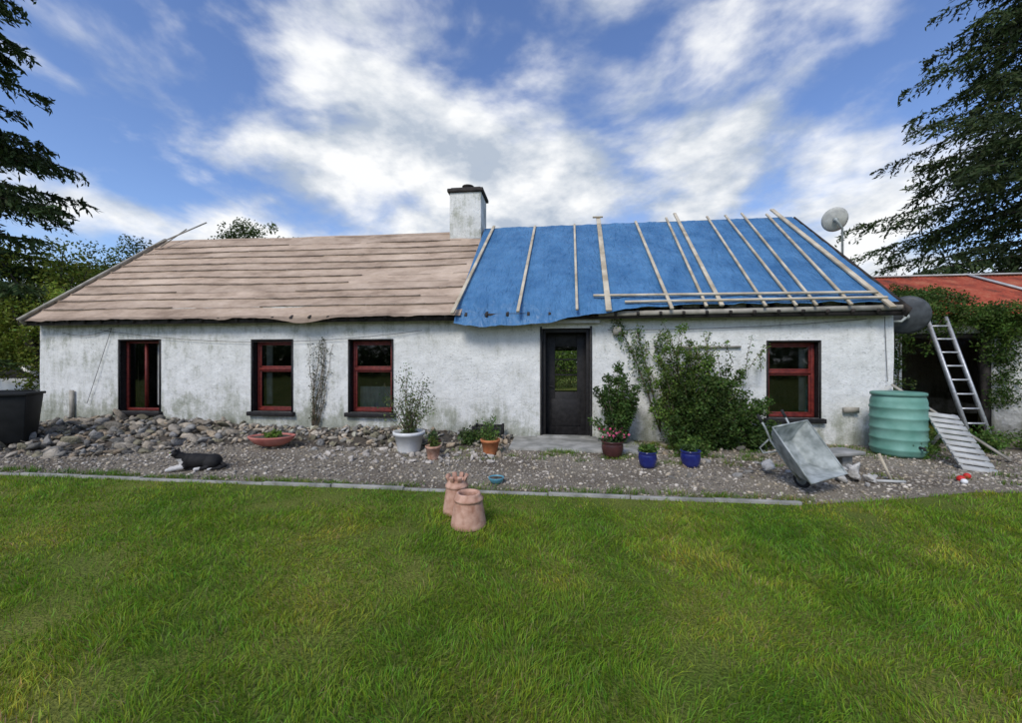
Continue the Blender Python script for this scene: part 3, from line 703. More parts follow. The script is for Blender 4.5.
# ------------------------------------------------------------ PLANTS
def clump_leaves(g,c,r,n,size,base,mat=0,flat=1.0,var=0.3):
    d=RNG.normal(size=(n,3)); d/=np.linalg.norm(d,axis=1)[:,None]; rr=RNG.random(n)**0.5
    P=np.array(c)+d*rr[:,None]*r*np.array([1,1,flat])
    col=greens(n,np.array(base),var,0.12)
    g.leaves(P,size*RNG.uniform(.6,1.3,n),size*0.55*RNG.uniform(.7,1.2,n),mat,col)
def shrub(g,base,rx,ry,h,nst,nl,size,col,lm=0,sm=1,spread=1.0,seedz=0.1,stemr=0.012):
    base=Vector(base)
    for i in range(nst):
        a=RNG.uniform(0,6.28); q=RNG.random()**0.6
        top=base+Vector((math.cos(a)*rx*q,math.sin(a)*ry*q,h*RNG.uniform(.45,1.0)*(1-0.35*q*q)))
        mid=base+(top-base)*0.5+Vector((RNG.normal()*0.05*h,RNG.normal()*0.05*h,0.08*h))
        pts=[base+Vector((RNG.normal()*.03,RNG.normal()*.03,0)),mid,top]
        fine=[]
        for t in np.linspace(0,1,7):
            fine.append((1-t)**2*pts[0]+2*t*(1-t)*(mid*1.0)+t*t*top)
        g.tube(fine,[stemr*(1-0.75*t) for t in np.linspace(0,1,7)],5,sm)
        shade=RNG.uniform(.55,1.4)
        for t in np.linspace(seedz,1,5):
            p=(1-t)**2*pts[0]+2*t*(1-t)*mid+t*t*top
            clump_leaves(g,tuple(p),(0.05+0.10*h*0.5)*spread*RNG.uniform(.7,1.3),max(3,int(nl*RNG.uniform(.5,1.5))),size,np.array(col)*shade)
g=Geo(); x,y,_=H(14.75,-0.55)
shrub(g,(x-0.02,y-0.1,0),0.88,0.42,1.75,58,80,0.06,(0.07,0.12,0.024),spread=0.95)
shrub(g,(x-0.40,y,0),0.60,0.4,2.3,22,55,0.055,(0.12,0.19,0.034),spread=0.7)
shrub(g,(x+0.45,y-0.1,0),0.80,0.45,1.4,34,75,0.06,(0.06,0.11,0.022),spread=0.95)
shrub(g,(x,y-0.15,0),0.85,0.5,0.8,26,70,0.055,(0.06,0.11,0.022),spread=1.8)
for _ in range(34):
    q=Vector((x+RNG.normal()*0.45,y+RNG.normal()*.15,RNG.uniform(.9,1.6))); t=q+Vector((RNG.normal()*0.25,RNG.normal()*.12,RNG.uniform(.3,.7)))
    if t.z>2.3: t.z=2.3
    g.tube([tuple(q),tuple(q.lerp(t,.5)+Vector((RNG.normal()*.03,0,.03))),tuple(t)],[.006,.005,.003],4,1)
    for k in np.linspace(.2,1,5): clump_leaves(g,tuple(q.lerp(t,k)),0.065,9,0.05,np.array((0.12,0.19,0.035))*RNG.uniform(.7,1.2))
g.build('climbing_shrub',['leaf','twig'])
g=Geo()
for pts in ([(14.2,-.1,0.2),(13.95,-.08,1.0),(13.7,-.06,1.7),(13.5,-.06,2.1),(13.35,-.08,2.4)],[(14.2,-.12,.3),(14.0,-.1,1.2),(13.85,-.08,1.8),(13.75,-.1,2.2)],[(14.3,-.1,0.5),(14.3,-.1,1.4),(14.1,-.1,1.85),(14.2,-.12,2.15)]):
    P=[Vector(H(*p)) for p in pts]; g.tube(P,[0.016,0.013,0.010,0.007,0.005][:len(P)],6,1)
    for a,b in zip(P[:-1],P[1:]):
        for t in np.linspace(0,1,6): 
            if RNG.random()<.9: clump_leaves(g,tuple(a.lerp(b,t)+Vector((RNG.normal()*.05,0,0))),0.14,36,0.055,np.array((0.085,0.15,0.03))*RNG.uniform(.7,1.3))
g.build('rose_climber',['leaf','twig'])
g=Geo(); x,y,_=H(13.32,-0.55); shrub(g,(x,y,0),0.46,0.28,1.5,34,55,0.06,(0.06,0.11,0.024),spread=0.95,seedz=.25); g.build('bay_shrub',['leaf','twig'])
g=Geo()
for k in range(9):
    p=Vector(H(6.98+RNG.normal()*.05,-0.06,0.15)); pts=[p.copy()]
    hd=RNG.normal()*0.012+0.01
    for j in range(10):
        p=p+Vector((hd+RNG.normal()*0.025,0.0,RNG.uniform(.12,.24))); p.y=H(7.0,-0.06)[1]; pts.append(p.copy())
    g.tube(pts,[0.011*(1-j/13) for j in range(len(pts))],5,1)
    for q in pts[1:]:
        if RNG.random()<.85: clump_leaves(g,tuple(q),0.09,14,0.04,(0.055,0.07,0.028))
g.build('wall_vine',['leaf','twig'])
def lowbush(name,u,v,r,h,col,size=0.06,n=14,nl=30):
    g=Geo(); x,y,_=H(u,v); shrub(g,(x,y,0),r,r*.8,h,n,nl,size,col,spread=1.0+0.3/h,stemr=0.006); g.build(name,['leaf','twig'])
lowbush('low_bush',15.75,-0.55,0.5,0.5,(0.05,0.09,0.02),nl=55)
lowbush('low_bush',16.4,-0.4,0.45,0.38,(0.06,0.11,0.025),nl=50)
lowbush('low_bush',14.4,-1.3,0.28,0.30,(0.09,0.16,0.03))
lowbush('low_bush',18.0,-0.9,0.3,0.26,(0.09,0.16,0.03))
lowbush('low_bush',18.8,-0.2,0.5,0.55,(0.09,0.15,0.03))
lowbush('low_bush',19.6,-0.3,0.5,0.45,(0.09,0.16,0.03))
lowbush('low_bush',20.6,-0.2,0.5,0.35,(0.09,0.16,0.03))
lowbush('low_bush',10.6,-0.7,0.25,0.2,(0.07,0.12,0.03))
g=Geo()
for _ in range(480):
    u=RNG.uniform(18.7,25.4); z=2.66-abs(RNG.normal())*0.27; 
    if u>21.0 and RNG.random()<.35: z-=0.35
    v=SV-0.14+RNG.normal()*0.13
    sh_=RNG.uniform(.5,1.5); clump_leaves(g,H(u,v,z),0.17,58,0.06,np.array((0.075,0.13,0.022))*sh_)
for _ in range(90):
    u=RNG.uniform(18.6,20.6); v=SV+RNG.uniform(-.1,.6); z=2.65+(v-SV+.2)*0.48+RNG.uniform(0,.14); clump_leaves(g,H(u,v,z),0.16,50,0.06,np.array((0.065,0.12,0.02))*RNG.uniform(.5,1.2))
for _ in range(150):
    u=RNG.choice([18.95,21.05])+RNG.normal()*0.18; z=RNG.uniform(0.7,2.5); clump_leaves(g,H(u,SV-.08,z),0.14,40,0.055,np.array((0.06,0.11,0.02))*RNG.uniform(.5,1.2))
for k in range(10):
    u=RNG.uniform(19,25); g.tube([H(u,SV-.05,0.0 if (u<19.2 or u>21.3) else 1.9),H(u+.1,SV-.05,2.2),H(u+.3,SV-.1,2.6)],0.012,5,1)
g.build('ivy',['leaf','twig'])

# ------------------------------------------------------------ POTS
def pot(name,X,Y,r,h,matn,kind='std',z=0.004,sx=1,sy=1):
    e=empty(name,(X,Y,z)); g=Geo()
    if kind=='std': prof=[(r*.68,0),(r*.72,h*.1),(r*.93,h*.82),(r*1.02,h*.83),(r*1.04,h),(r*.94,h),(r*.88,h*.85)]
    elif kind=='bowl': prof=[(r*.5,0),(r*.75,h*.25),(r*.95,h*.7),(r*1.0,h*.85),(r*1.03,h),(r*.93,h),(r*.88,h*.8)]
    elif kind=='glaze': prof=[(r*.65,0),(r*.85,h*.2),(r*.98,h*.55),(r*.95,h*.8),(r*.9,h*.88),(r*1.0,h*.93),(r*1.0,h),(r*.9,h),(r*.85,h*.85)]
    g.lathe(prof,n=36,sx=sx,sy=sy); g.build('pot_body',[matn],e,smooth=True)
    g=Geo(); g.lathe([(r*.9,h*.84),(r*.5,h*.87),(0.01,h*.88)],n=36,sx=sx,sy=sy,capb=False); g.build('potting_soil',['soil'],e)
    return e
def potplant(e,r,h,z,n,nl,size,col,spread=1.0,flowers=None,stemr=.005):
    g=Geo(); shrub(g,(0,0,z),r,r*.8,h,n,nl,size,col,spread=spread,stemr=stemr)
    mats=['leaf','twig']
    if flowers:
        mats.append(flowers); c=[(RNG.normal()*r*.5,RNG.normal()*r*.5,z+h*RNG.uniform(.5,1.05)) for _ in range(40)]
        g.leaves(np.array(c),0.05,0.045,2,np.ones((40,3)))
    g.build('plant',mats,e)
e=pot('planter_bowl',-4.33,7.25,0.40,0.17,'bowl','bowl',z=0.06,sy=.7); potplant(e,0.25,0.12,0.13,12,14,0.05,(0.12,0.20,0.03),0.9)
e=pot('white_plant_pot',-1.77,6.95,0.265,0.36,'whiteplastic','std'); potplant(e,0.50,1.30,0.28,40,10,0.045,(0.13,0.18,0.06),1.1,stemr=.006)
e=pot('terracotta_pot',-1.25,6.42,0.12,0.22,'terra'); potplant(e,0.1,0.18,0.18,8,10,0.04,(0.1,0.14,0.03))
e=pot('terracotta_pot',-0.35,6.75,0.16,0.26,'orange'); potplant(e,0.26,0.45,0.2,14,10,0.045,(0.11,0.19,0.04)); 
e=pot('terracotta_pot',-1.30,6.80,0.12,0.24,'darkpot'); potplant(e,0.13,0.2,0.18,8,14,0.04,(0.05,0.1,0.03))
e=pot('dark_flower_pot',1.66,6.55,0.18,0.27,'darkpot','glaze'); potplant(e,0.22,0.24,0.22,16,16,0.045,(0.05,0.09,0.025),flowers='petal')
e=pot('blue_glazed_pot',2.02,5.92,0.135,0.24,'blueglaze','glaze'); potplant(e,0.14,0.14,0.2,12,18,0.045,(0.09,0.16,0.03))
e=pot('blue_glazed_pot',2.67,5.95,0.145,0.25,'blueglaze','glaze'); potplant(e,0.12,0.12,0.2,10,16,0.045,(0.07,0.13,0.03))
e=pot('teal_bowl',-0.19,5.15,0.10,0.08,'tealplastic','bowl')
e=empty('black_crate',(*H(10.85,-0.35)[:2],0.02),TH); g=Geo()
for z in (0.02,0.12,0.22): 
    g.box((-.28,-.2,z),(.28,-.185,z+.06)); g.box((-.28,.185,z),(.28,.2,z+.06)); g.box((-.28,-.184,z),(-.265,.184,z+.06)); g.box((.265,-.184,z),(.28,.184,z+.06))
for a in (-.27,.27):
    for b in (-.19,.19): g.box((a-.02,b-.02,0),(a+.02,b+.02,.30))
g.box((-.26,-.18,0.0),(.26,.18,.015)); g.build('crate_body',['rubber'],e)
def claypot(X,Y,r,h,crown,tilt=0):
    e=empty('clay_chimney_pot',(X,Y,0.012)); e.rotation_euler=(0,tilt,RNG.uniform(0,3)); g=Geo()
    prof=[(r*.98,0),(r*1.0,h*.04),(r*.98,h*.10),(r*.92,h*.30),(r*.86,h*.5),(r*.78,h*.72),(r*.76,h*.76),(r*.82,h*.78),(r*.83,h*.83),(r*.76,h*.86),(r*.68,h*.95),(r*.66,h),(r*.55,h*1.0),(r*.54,h*.9),(r*.6,h*.5),(r*.8,h*.02)]
    g.lathe(prof,n=40,capb=False); 
    g.build('pot_wall',['terra'],e,smooth=True)
    if crown:
        g=Geo()
        for k in range(8):
            t=k*math.pi/4; p=Vector((math.cos(t)*r*.62,math.sin(t)*r*.62,h*.985)); g.beam(tuple(p),tuple(p+Vector((math.cos(t)*.02,math.sin(t)*.02,0.05))),0.045,0.028,up=(math.cos(t),math.sin(t),0))
        g.build('crown',['terra'],e,bevel=0.005)
claypot(-0.405,3.82,0.17,0.31,False); claypot(-0.56,4.15,0.145,0.34,True)

# ------------------------------------------------------------ BARREL
x,y=6.50,6.72
e=empty('water_barrel',(x,y,0.02)); g=Geo(); R=0.36
prof=[(R*.9,0),(R*.97,0.04)]
for k in range(5):
    z=0.08+k*0.17; prof+=[(R*.99,z),(R*1.03,z+.02),(R*1.03,z+.045),(R*.99,z+.065),(R*1.0,z+.12)]
prof+=[(R*.97,0.93),(R*.93,0.97),(R*.93,1.0)]
g.lathe(prof,n=44,capt=True); g.build('barrel_body',['barrel'],e,smooth=True)
g=Geo(); g.lathe([(R*.96,0.985),(R*.99,0.99),(R*.99,1.03),(R*.9,1.045),(0.01,1.05)],n=44,capb=False); g.build('lid',['barrellid'],e,smooth=True)
g=Geo(); g.tube([(0.0,-R-.0,0.18),(0.0,-R-.07,0.18),(0,-R-.08,.14)],0.02,8); g.build('tap',['rubber'],e)
# ------------------------------------------------------------ LADDER
e=empty('ladder'); g=Geo()
b0=Vector((8.28,7.15,0)); b1=Vector((8.62,7.12,0)); dd=Vector((-0.02,0.80,2.45))
for b in (b0,b1): g.beam(tuple(b),tuple(b+dd),0.028,0.07,up=(0,-1,0.3))
for k in range(9):
    t=(k+.7)/9.4; g.tube([tuple(b0+dd*t),tuple(b1+dd*t)],0.017,8)
g.build('rails_and_rungs',['alu'],e)
# ------------------------------------------------------------ SLATTED PANEL leaning back
e=empty('slatted_panel'); g=Geo()
c0=Vector((6.47,5.72,0.02)); up_=Vector((0.30,0.82,0.74)).normalized(); side=Vector((1,-0.10,0)); side=(side-up_*side.dot(up_)).normalized(); nn_=side.cross(up_)
for k in range(10):
    p=c0+up_*(0.05+k*0.115); g.beam(tuple(p),tuple(p+side*0.42),0.085,0.018,up=tuple(nn_))
for s in (0.03,0.39):
    p=c0+side*s-nn_*0.022; g.beam(tuple(p),tuple(p+up_*1.16),0.05,0.022,up=tuple(nn_))
p=c0+side*0.21+up_*0.9-nn_*0.03; g.beam(tuple(p),(p.x+.1,p.y+.45,0.02),0.04,0.03)
g.build('slats',['curtain'],e)
e=empty('timber_plank'); g=Geo(); g.beam((6.95,7.3,1.15),(7.75,6.2,0.03),0.11,0.03); g.build('board',['wood2'],e)
e=empty('wooden_stake'); g=Geo(); g.beam((5.0,5.25,0.0),(4.92,5.35,0.34),0.04,0.03); g.build('stake',['wood'],e)
# ------------------------------------------------------------ WHEELBARROW tipped forward onto its nose, tray open to the lawn
e=empty('wheelbarrow'); g=Geo()
def fr(z,lx,ly,ox=0): return [(ox-lx,-ly,z),(ox+lx,-ly,z),(ox+lx,ly,z),(ox-lx,ly,z)]
V=fr(0.26,0.20,0.20,-.04)+fr(0.42,0.36,0.31,0.0)+fr(0.58,0.46,0.38,0.04)
F=[(3,2,1,0)]
for r in (0,4):
    for k in range(4):
        k2=(k+1)%4; F.append((r+k,r+k2,r+4+k2,r+4+k))
g.add(V,F); tr=g.build('tray',['galv'],e); sm=tr.modifiers.new('s','SOLIDIFY'); sm.thickness=0.01; bv=tr.modifiers.new('b','BEVEL'); bv.width=0.04; bv.segments=3
g=Geo()
top=fr(0.58,0.46,0.38,0.04); g.tube([top[0],top[1],top[2],top[3],top[0]],0.014,8)
for s in (-1,1):
    g.tube([(0.36,s*0.06,0.17),(0.15,s*0.17,0.24),(-0.3,s*0.22,0.27),(-0.50,s*0.26,0.36),(-0.68,s*0.27,0.38)],0.017,8)
    g.tube([(-0.12,s*0.2,0.26),(-0.20,s*0.23,0.02),(-0.30,s*0.23,0.02),(-0.34,s*0.22,0.28)],0.014,8)
g.tube([(0.36,-.07,0.17),(0.36,.07,0.17)],0.012,8)
g.build('frame',['galv'],e,smooth=True)
g=Geo()
for s in (-1,1): g.tube([(-0.60,s*0.268,0.372),(-0.74,s*0.272,0.387)],0.024,8)
V=[];F=[];n1,n2=24,8
for i in range(n1):
    for j in range(n2):
        t=2*math.pi*i/n1;q=2*math.pi*j/n2; rr=0.105+0.03*math.cos(q); V.append((0.36+rr*math.cos(t),0.035*math.sin(q),0.17+rr*math.sin(t)))
for i in range(n1):
    for j in range(n2): F.append((i*n2+j,((i+1)%n1)*n2+j,((i+1)%n1)*n2+(j+1)%n2,i*n2+(j+1)%n2))
g.add(V,F); g.build('tyre_and_grips',['rubber'],e,smooth=True)
g=Geo(); g.tube([(0.36,-.02,0.17),(0.36,.02,0.17)],0.085,16); g.build('wheel_hub',['galv'],e)
Rm=Matrix.Rotation(math.radians(-72),4,'Z')@Matrix.Rotation(math.radians(6),4,'X')@Matrix.Rotation(math.radians(54),4,'Y')@Matrix.Scale(0.78,4)
e.matrix_world=Matrix.Translation((3.50,5.20,0.262))@Rm
g=Geo()
for _ in range(40):
    s=RNG.uniform(0.04,0.10); rock(g,(4.25+RNG.normal()*.24,5.4+RNG.normal()*.16,s*.5+RNG.uniform(0,.10)),s,col=np.array((0.60,0.58,0.54))*RNG.uniform(.6,1.1))
g.build('plaster_rubble',['stone'])
e=empty('stone_slab'); g=Geo(); g.beam((4.25,5.75,0.24),(5.1,5.95,0.24),0.34,0.05); g.box((4.35,5.7,0),(4.5,5.9,0.212)); g.box((4.85,5.85,0),(5.0,6.02,0.212)); g.build('slab_bench',['concrete'],e,bevel=0.01)
g=Geo(); g.tube([(4.75,5.2,0.02),(5.05,5.12,0.03)],0.018,8); g.build('drain_pipe',['curtain'])
def sph(name,c,r,matn,parent=None,sc=(1,1,1)):
    g=Geo(); v,f=ico(3); g.add(v*r*np.array(sc)+np.array(c),f); return g.build(name,[matn],parent,smooth=True)
sph('red_ball',(5.85,5.2,0.045),0.045,'redplastic'); sph('red_ball',(6.1,5.35,0.04),0.04,'redplastic'); sph('white_ball',(5.78,5.1,0.04),0.035,'whiteplastic')

# ------------------------------------------------------------ LEFT SIDE: wheelie bins, car
for (bx,by,br) in ((-9.15,7.35,0.5),(-9.85,7.7,0.1)):
    e=empty('wheelie_bin',(bx,by,0),br); g=Geo()
    V=fr(0.1,0.22,0.22)+fr(0.95,0.28,0.30); g.add(V,[(3,2,1,0),(4,5,6,7),(0,1,5,4),(1,2,6,5),(2,3,7,6),(3,0,4,7)])
    g.box((-.30,-.34,0.953),(.30,.34,1.0)); g.tube([(-.25,.36,.96),(.25,.36,.96)],0.02,8)
    for s in (-1,1): g.tube([(s*.24,.22,.1),(s*.29,.22,.1)],0.1,14)
    g.build('bin_body',['bin'],e,bevel=0.02)
e=empty('parked_car',(-16.6,13.0,0),0.25); g=Geo()
prof=[(-2.1,0.35),(-2.15,0.75),(-1.95,0.95),(-1.0,1.02),(-0.35,1.42),(1.1,1.45),(1.75,1.0),(2.05,0.95),(2.1,0.4)]
V=[(x_,-0.82*(0.86 if z_>1.1 else 1),z_) for x_,z_ in prof]+[(x_,0.82*(0.86 if z_>1.1 else 1),z_) for x_,z_ in prof]; n=len(prof)
g.add(V,[tuple(range(n)),tuple(range(2*n-1,n-1,-1))]+[(i,i+n,(i+1)%n+n,(i+1)%n) for i in range(n)]); g.build('car_body',['carpaint'],e,bevel=0.05)
g=Geo(); 
for s in (-1,1):
    g.add([(-0.85,s*.83,1.06),(1.5,s*.83,1.06),(1.0,s*.735,1.38),(-0.3,s*.735,1.38)],[(0,1,2,3)])
g.add([(-1.05,-.66,1.07),(-1.05,.66,1.07),(-.43,.6,1.41),(-.43,-.6,1.41)],[(0,1,2,3)])
g.build('car_windows',['rubber'],e)
g=Geo()
for sx_ in (-1.35,1.3):
    for s in (-1,1): g.tube([(sx_,s*.68,.32),(sx_,s*.86,.32)],.32,20)
g.build('wheels',['rubber'],e)

# ------------------------------------------------------------ CAT (black and white, lying on the gravel)
def blobmesh(name,ells,caps,parent,colfn,mt,voxel=0.007,smooth=6):
    bm=bmesh.new()
    def add(c,r):
        bmesh.ops.create_icosphere(bm,subdivisions=3,radius=1,matrix=Matrix.Translation(c)@Matrix.Diagonal((*r,1)))
    for c,r in ells: add(c,r)
    for a,b,ra,rb in caps:
        a=Vector(a);b=Vector(b);n=10
        for i in range(n+1):
            t=i/n; r=ra+(rb-ra)*t; add(a.lerp(b,t),(r,r,r))
    me=bpy.data.meshes.new(name); bm.to_mesh(me); bm.free()
    o=bpy.data.objects.new(name,me); scene.collection.objects.link(o)
    r=o.modifiers.new('r','REMESH'); r.mode='VOXEL'; r.voxel_size=voxel
    s=o.modifiers.new('s','SMOOTH'); s.factor=.6; s.iterations=smooth
    dg=bpy.context.evaluated_depsgraph_get(); me2=bpy.data.meshes.new_from_object(o.evaluated_get(dg)); bpy.data.objects.remove(o)
    co=np.zeros(len(me2.vertices)*3,dtype=np.float32); me2.vertices.foreach_get('co',co); co=co.reshape(-1,3)
    c=colfn(co)
    ca=me2.color_attributes.new('Col','FLOAT_COLOR','POINT'); ca.data.foreach_set('color',np.concatenate([c,np.ones((len(c),1))],1).astype(np.float32).ravel())
    me2.materials.clear(); me2.materials.append(M[mt]); me2.polygons.foreach_set('use_smooth',np.ones(len(me2.polygons),dtype=bool))
    ob=bpy.data.objects.new(name,me2); scene.collection.objects.link(ob); ob.parent=parent; return ob
cat=empty('cat',(-4.58,5.82,0.014),0.30); cat.scale=(1.02,1.02,1.02)
ells=[((.05,0,.105),(.20,.105,.105)),((-.02,0,.115),(.14,.10,.108)),((.20,0,.10),(.12,.11,.10)),((-.10,-.01,.12),(.105,.09,.11)),((-.225,-.05,.245),(.056,.064,.054)),((-.272,-.067,.228),(.026,.034,.022)),
 ((.20,-.075,.075),(.095,.055,.075)),((-.11,-.05,.07),(.05,.045,.06))]
caps=[((-.13,-.02,.15),(-.20,-.04,.215),.075,.055),((-.12,-.075,.05),(-.30,-.11,.024),.036,.025),((-.12,.045,.05),(-.31,-.005,.024),.036,.025),
 ((.17,-.12,.028),(.04,-.145,.022),.028,.024),((.30,0,.06),(.38,-.07,.03),.032,.026),((.38,-.07,.03),(.35,-.17,.025),.026,.024),((.35,-.17,.025),(.22,-.21,.022),.024,.018)]
def ccol(co):
    c=np.tile(np.array((0.012,0.011,0.011)),(len(co),1)); x,y,z=co.T
    x=x+0.008*np.sin(z*90)+0.006*np.sin(y*130)
    w=(x<-0.255)&(z<.25)|((x<-.13)&(z<.17)&(y<.03))|((x<-.26)&(z<.06))|((z<.05)&(y<-.12)&(x<.09)&(x>0))|((x<.25)&(y<-.195))|((np.abs((y+.05)-(-x-.225)*-.36)<.010)&(x<-.22)&(z>.24))|((x<-.12)&(z<.05))
    c[w]=(.55,.53,.5); return c
blobmesh('body',ells,caps,cat,ccol,'fur')
g=Geo()
for s in (-1,1):
    c=Vector((-.205,-.045+s*.042,.275)); g.add([tuple(c+Vector(q)) for q in ((-.012,-.024,0),(.018,0,-.005),(-.012,.024,0),(-.004,s*.01,.052))],[(0,1,3),(1,2,3),(2,0,3),(0,2,1)],0,(.012,.011,.011))
g.build('ears',['fur'],cat)
sph('nose',(-.297,-.077,.236),0.007,'pinknose',cat)
for s in (-1,1): sph('eye',(-.272,-.065+s*.028,.258),0.010,'eye',cat)

# ------------------------------------------------------------ TREES
def conifer(name,loc,Ht,R,zmin,col,step=0.30,per=5,dens=13,seed=1,droop=0.35,m=7):
    global RNG
    RNG=np.random.default_rng(seed); g=Geo(); lx,ly=loc
    g.tube([(lx,ly,-0.1),(lx+.05,ly,Ht*.3),(lx-.05,ly+.05,Ht*.7),(lx,ly,Ht)],[0.28,0.2,0.12,0.02],10,1)
    z=zmin
    while z<Ht-0.2:
        for k in range(per):
            if RNG.random()<0.25: continue
            a=RNG.uniform(0,6.283); f=1-z/Ht
            ln=(R*(f**0.7))*RNG.uniform(.45,1.15)+0.25
            d=np.array([math.cos(a),math.sin(a),0.0]); zz=z+RNG.uniform(-.15,.15)
            t=np.linspace(0,1,9)
            curve=np.array([lx,ly,zz])+d*ln*t[:,None]; curve[:,2]+=ln*(0.14*t-droop*t**2+0.16*t**3)
            g.tube([tuple(p) for p in curve],[0.05*(1-.85*q)*(ln/R+.3) for q in t],4,1,cap=False)
            nt_=int(ln*dens); tt=RNG.uniform(.08,1,nt_)**0.8
            P=np.stack([np.interp(tt,t,curve[:,i]) for i in range(3)],1)
            sd=np.array([-d[1],d[0],0])*RNG.choice([-1,1],nt_)[:,None]
            tdir=sd*RNG.uniform(.3,1,(nt_,1))+d*RNG.uniform(.2,.8,(nt_,1))+np.array([0,0,-1])*RNG.uniform(.0,.9,(nt_,1))
            tdir/=np.linalg.norm(tdir,axis=1)[:,None]; tl=(0.30+0.22*ln*(1-tt*.75)*RNG.uniform(.5,1.2,nt_))
            s=np.linspace(.08,1,m)
            C=(P[:,None]+tdir[:,None]*(tl[:,None,None]*s[None,:,None])); C[...,2]-=0.12*(s**2)[None]*tl[:,None]
            C=C.reshape(-1,3)+RNG.normal(size=(nt_*m,3))*0.03; ax=np.repeat(tdir,m,axis=0)
            cc=greens(nt_*m,np.array(col)*RNG.uniform(.6,1.4),.3,.1)
            g.leaves(C,0.27*RNG.uniform(.6,1.3,len(C)),0.07*RNG.uniform(.7,1.5,len(C)),0,cc,axis=ax,jit=0.5)
        z+=step*RNG.uniform(.7,1.3)
    return g.build(name,['needle','bark'])
conifer('spruce_tree',(22.0,16.2),23,8.3,3.6,(0.040,0.062,0.020),step=0.40,per=7,dens=13,seed=11,droop=0.42)
conifer('spruce_tree',(-19.5,13.4),20,5.0,1.8,(0.045,0.072,0.021),step=0.34,per=6,dens=15,seed=5)
RNG=np.random.default_rng(21)
def broadleaf(name,loc,ht,rx,rz_,nclump,nleaf,size,col,zc=None):
    g=Geo(); x,y=loc; zc=zc or ht-rz_
    g.tube([(x,y,-.1),(x+.1,y,zc*.5),(x,y+.1,zc)],[.22,.16,.1],9,1)
    for i in range(nclump):
        d=RNG.normal(size=3); d/=np.linalg.norm(d); q=RNG.uniform(.35,1.0)**.6
        c=np.array([x,y,zc])+d*np.array([rx,rx,rz_])*q*(1+0.22*noise.noise(Vector(d*2.2)+Vector((x,y,0))))
        if i%5==0: g.tube([(x,y,zc*.55),tuple(np.array([x,y,zc*.8])*.5+c*.5),tuple(c)],[.08,.05,.015],5,1)
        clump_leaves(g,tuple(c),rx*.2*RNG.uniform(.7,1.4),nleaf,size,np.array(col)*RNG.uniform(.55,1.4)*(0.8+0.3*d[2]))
    return g.build(name,['leaf','bark'])
broadleaf('ash_tree',(-17.0,15.0),5.7,2.6,2.6,140,150,0.13,(0.18,0.22,0.03))
broadleaf('ash_tree',(-14.9,12.8),3.9,1.4,1.9,80,130,0.10,(0.18,0.23,0.03))
broadleaf('ash_tree',(-20.5,22),8.0,2.6,3,110,110,0.16,(0.075,0.11,0.028))
broadleaf('ash_tree',(-15.2,24),9.85,2.6,3,110,110,0.16,(0.075,0.11,0.028))
broadleaf('ash_tree',(14,21),5.2,3,2.5,100,110,0.16,(0.06,0.10,0.02))
broadleaf('ash_tree',(2.5,24),3.2,3.2,1.8,100,110,0.16,(0.16,0.25,0.04))
g=Geo()
for i in range(620):
    a=RNG.uniform(0,6.283); R=RNG.uniform(38,48); 
    x=R*math.cos(a)*1.15; y=R*math.sin(a)*0.9+8; h=2.2+2.4*(0.5+0.5*noise.noise(Vector((x*.08,y*.08,1))))
    for k in range(3): clump_leaves(g,(x+RNG.normal(),y+RNG.normal(),h*(k+.5)/3),1.7,55,0.55,np.array((0.05,0.085,0.02))*RNG.uniform(.6,1.3))
g.build('hedgerow_with_added_rear',['leaf'])  # hedge round the horizon; unseen stretch behind camera added to darken window reflections
g=Geo()
for i in range(150):
    x=RNG.uniform(-27,-13.5); y=RNG.uniform(14.5,19)
    for k in range(2): clump_leaves(g,(x,y,0.4+0.9*k),0.7,60,0.16,np.array((0.10,0.16,0.024))*RNG.uniform(.6,1.3))
g.build('garden_hedge',['leaf'])

# ================================================================ SKY & LIGHT
w=bpy.data.worlds.new('World'); scene.world=w; w.use_nodes=True; nt=w.node_tree; L=nt.links.new
bg=nt.nodes['Background']
sun_el=math.radians(44); sd=Vector((-0.45,-0.9,0)).normalized()
sky=N(nt,'ShaderNodeTexSky',sky_type='NISHITA'); sky.sun_disc=False; sky.sun_elevation=sun_el; sky.sun_rotation=math.atan2(sd.x,sd.y)%(2*math.pi)
sky.ozone_density=3.2; sky.dust_density=0.4
hs=N(nt,'ShaderNodeHueSaturation'); hs.inputs['Hue'].default_value=0.51; hs.inputs['Saturation'].default_value=1.08; hs.inputs['Value'].default_value=1.55; L(sky.outputs[0],hs.inputs['Color'])
tc=N(nt,'ShaderNodeTexCoord'); sep=N(nt,'ShaderNodeSeparateXYZ'); L(tc.outputs['Generated'],sep.inputs[0])
def mth(op,a,b=None,c=None,clamp=False):
    n=N(nt,'ShaderNodeMath',operation=op); n.use_clamp=clamp
    for i,q in enumerate((a,b,c)):
        if q is None: continue
        if isinstance(q,(int,float)): n.inputs[i].default_value=q
        else: L(q,n.inputs[i])
    return n.outputs[0]
zc=mth('MAXIMUM',sep.outputs['Z'],0.0); den=mth('ADD',zc,0.7)
cx=mth('DIVIDE',sep.outputs['X'],den); cy=mth('DIVIDE',sep.outputs['Y'],den)
cb=N(nt,'ShaderNodeCombineXYZ'); L(cx,cb.inputs[0]); L(cy,cb.inputs[1]); L(mth('MULTIPLY',zc,1.5),cb.inputs[2])
mp=N(nt,'ShaderNodeMapping'); mp.inputs['Rotation'].default_value=(0,math.radians(25),math.radians(10)); mp.inputs['Scale'].default_value=(2.2,2.0,2.0); mp.inputs['Location'].default_value=(4.3,1.7,0.4); L(cb.outputs[0],mp.inputs[0])
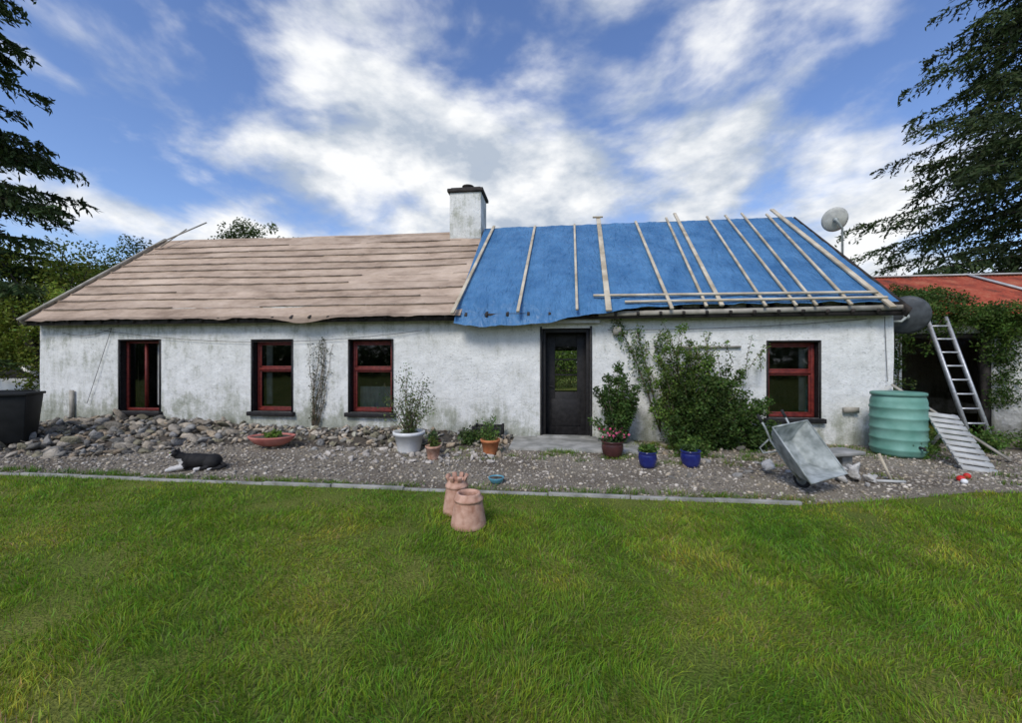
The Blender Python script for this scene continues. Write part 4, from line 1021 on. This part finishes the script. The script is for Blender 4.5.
n1=N(nt,'ShaderNodeTexNoise'); n1.inputs['Scale'].default_value=1.45; n1.inputs['Detail'].default_value=12; n1.inputs['Roughness'].default_value=0.53; n1.inputs['Distortion'].default_value=0.2; L(mp.outputs[0],n1.inputs['Vector'])
vn_=N(nt,'ShaderNodeVectorMath',operation='DOT_PRODUCT'); L(tc.outputs['Generated'],vn_.inputs[0]); cdv=Vector((0.08,0.90,0.36)).normalized(); vn_.inputs[1].default_value=cdv
bias=N(nt,'ShaderNodeMapRange'); bias.inputs[1].default_value=0.72; bias.inputs[2].default_value=1.0; bias.inputs[3].default_value=-0.05; bias.inputs[4].default_value=0.12; L(vn_.outputs['Value'],bias.inputs[0])
hor=N(nt,'ShaderNodeMapRange'); hor.inputs[1].default_value=0.0; hor.inputs[2].default_value=0.40; hor.inputs[3].default_value=0.16; hor.inputs[4].default_value=0.0; L(sep.outputs['Z'],hor.inputs[0])
m_=mth('ADD',mth('ADD',n1.outputs[0],bias.outputs[0]),hor.outputs[0])
ms=N(nt,'ShaderNodeMapRange'); ms.interpolation_type='SMOOTHSTEP'; ms.inputs[1].default_value=0.45; ms.inputs[2].default_value=0.63; L(m_,ms.inputs[0])
n2=N(nt,'ShaderNodeTexNoise'); n2.inputs['Scale'].default_value=2.9; n2.inputs['Detail'].default_value=10; n2.inputs['Roughness'].default_value=0.55; L(mp.outputs[0],n2.inputs['Vector'])
cr=N(nt,'ShaderNodeValToRGB'); cr.color_ramp.elements[0].position=0.40; cr.color_ramp.elements[0].color=(4.0,4.6,5.5,1); cr.color_ramp.elements[1].position=0.60; cr.color_ramp.elements[1].color=(8.3,8.4,8.5,1); L(n2.outputs[0],cr.inputs[0])
mix=N(nt,'ShaderNodeMix',data_type='RGBA'); L(ms.outputs[0],mix.inputs[0]); L(hs.outputs[0],mix.inputs[6]); L(cr.outputs[0],mix.inputs[7])
L(mix.outputs[2],bg.inputs[0]); bg.inputs[1].default_value=0.12
sl=bpy.data.lights.new('sun','SUN'); sl.energy=2.4; sl.angle=math.radians(20); sl.color=(1,0.95,0.86)
so=bpy.data.objects.new('sun',sl); scene.collection.objects.link(so)
dirv=Vector((sd.x*math.cos(sun_el),sd.y*math.cos(sun_el),math.sin(sun_el))); so.rotation_euler=dirv.to_track_quat('Z','Y').to_euler(); so.location=(0,-10,30)
cam=bpy.data.cameras.new('camera'); cam.sensor_width=36; cam.lens=36*400/1022; cam.clip_end=2000; cam.clip_start=0.05
co=bpy.data.objects.new('camera',cam); scene.collection.objects.link(co); co.location=(0,0,1.57); co.rotation_euler=(math.radians(90),0,0)
scene.camera=co
scene.view_settings.view_transform='Standard'; scene.view_settings.look='None'; scene.view_settings.exposure=0
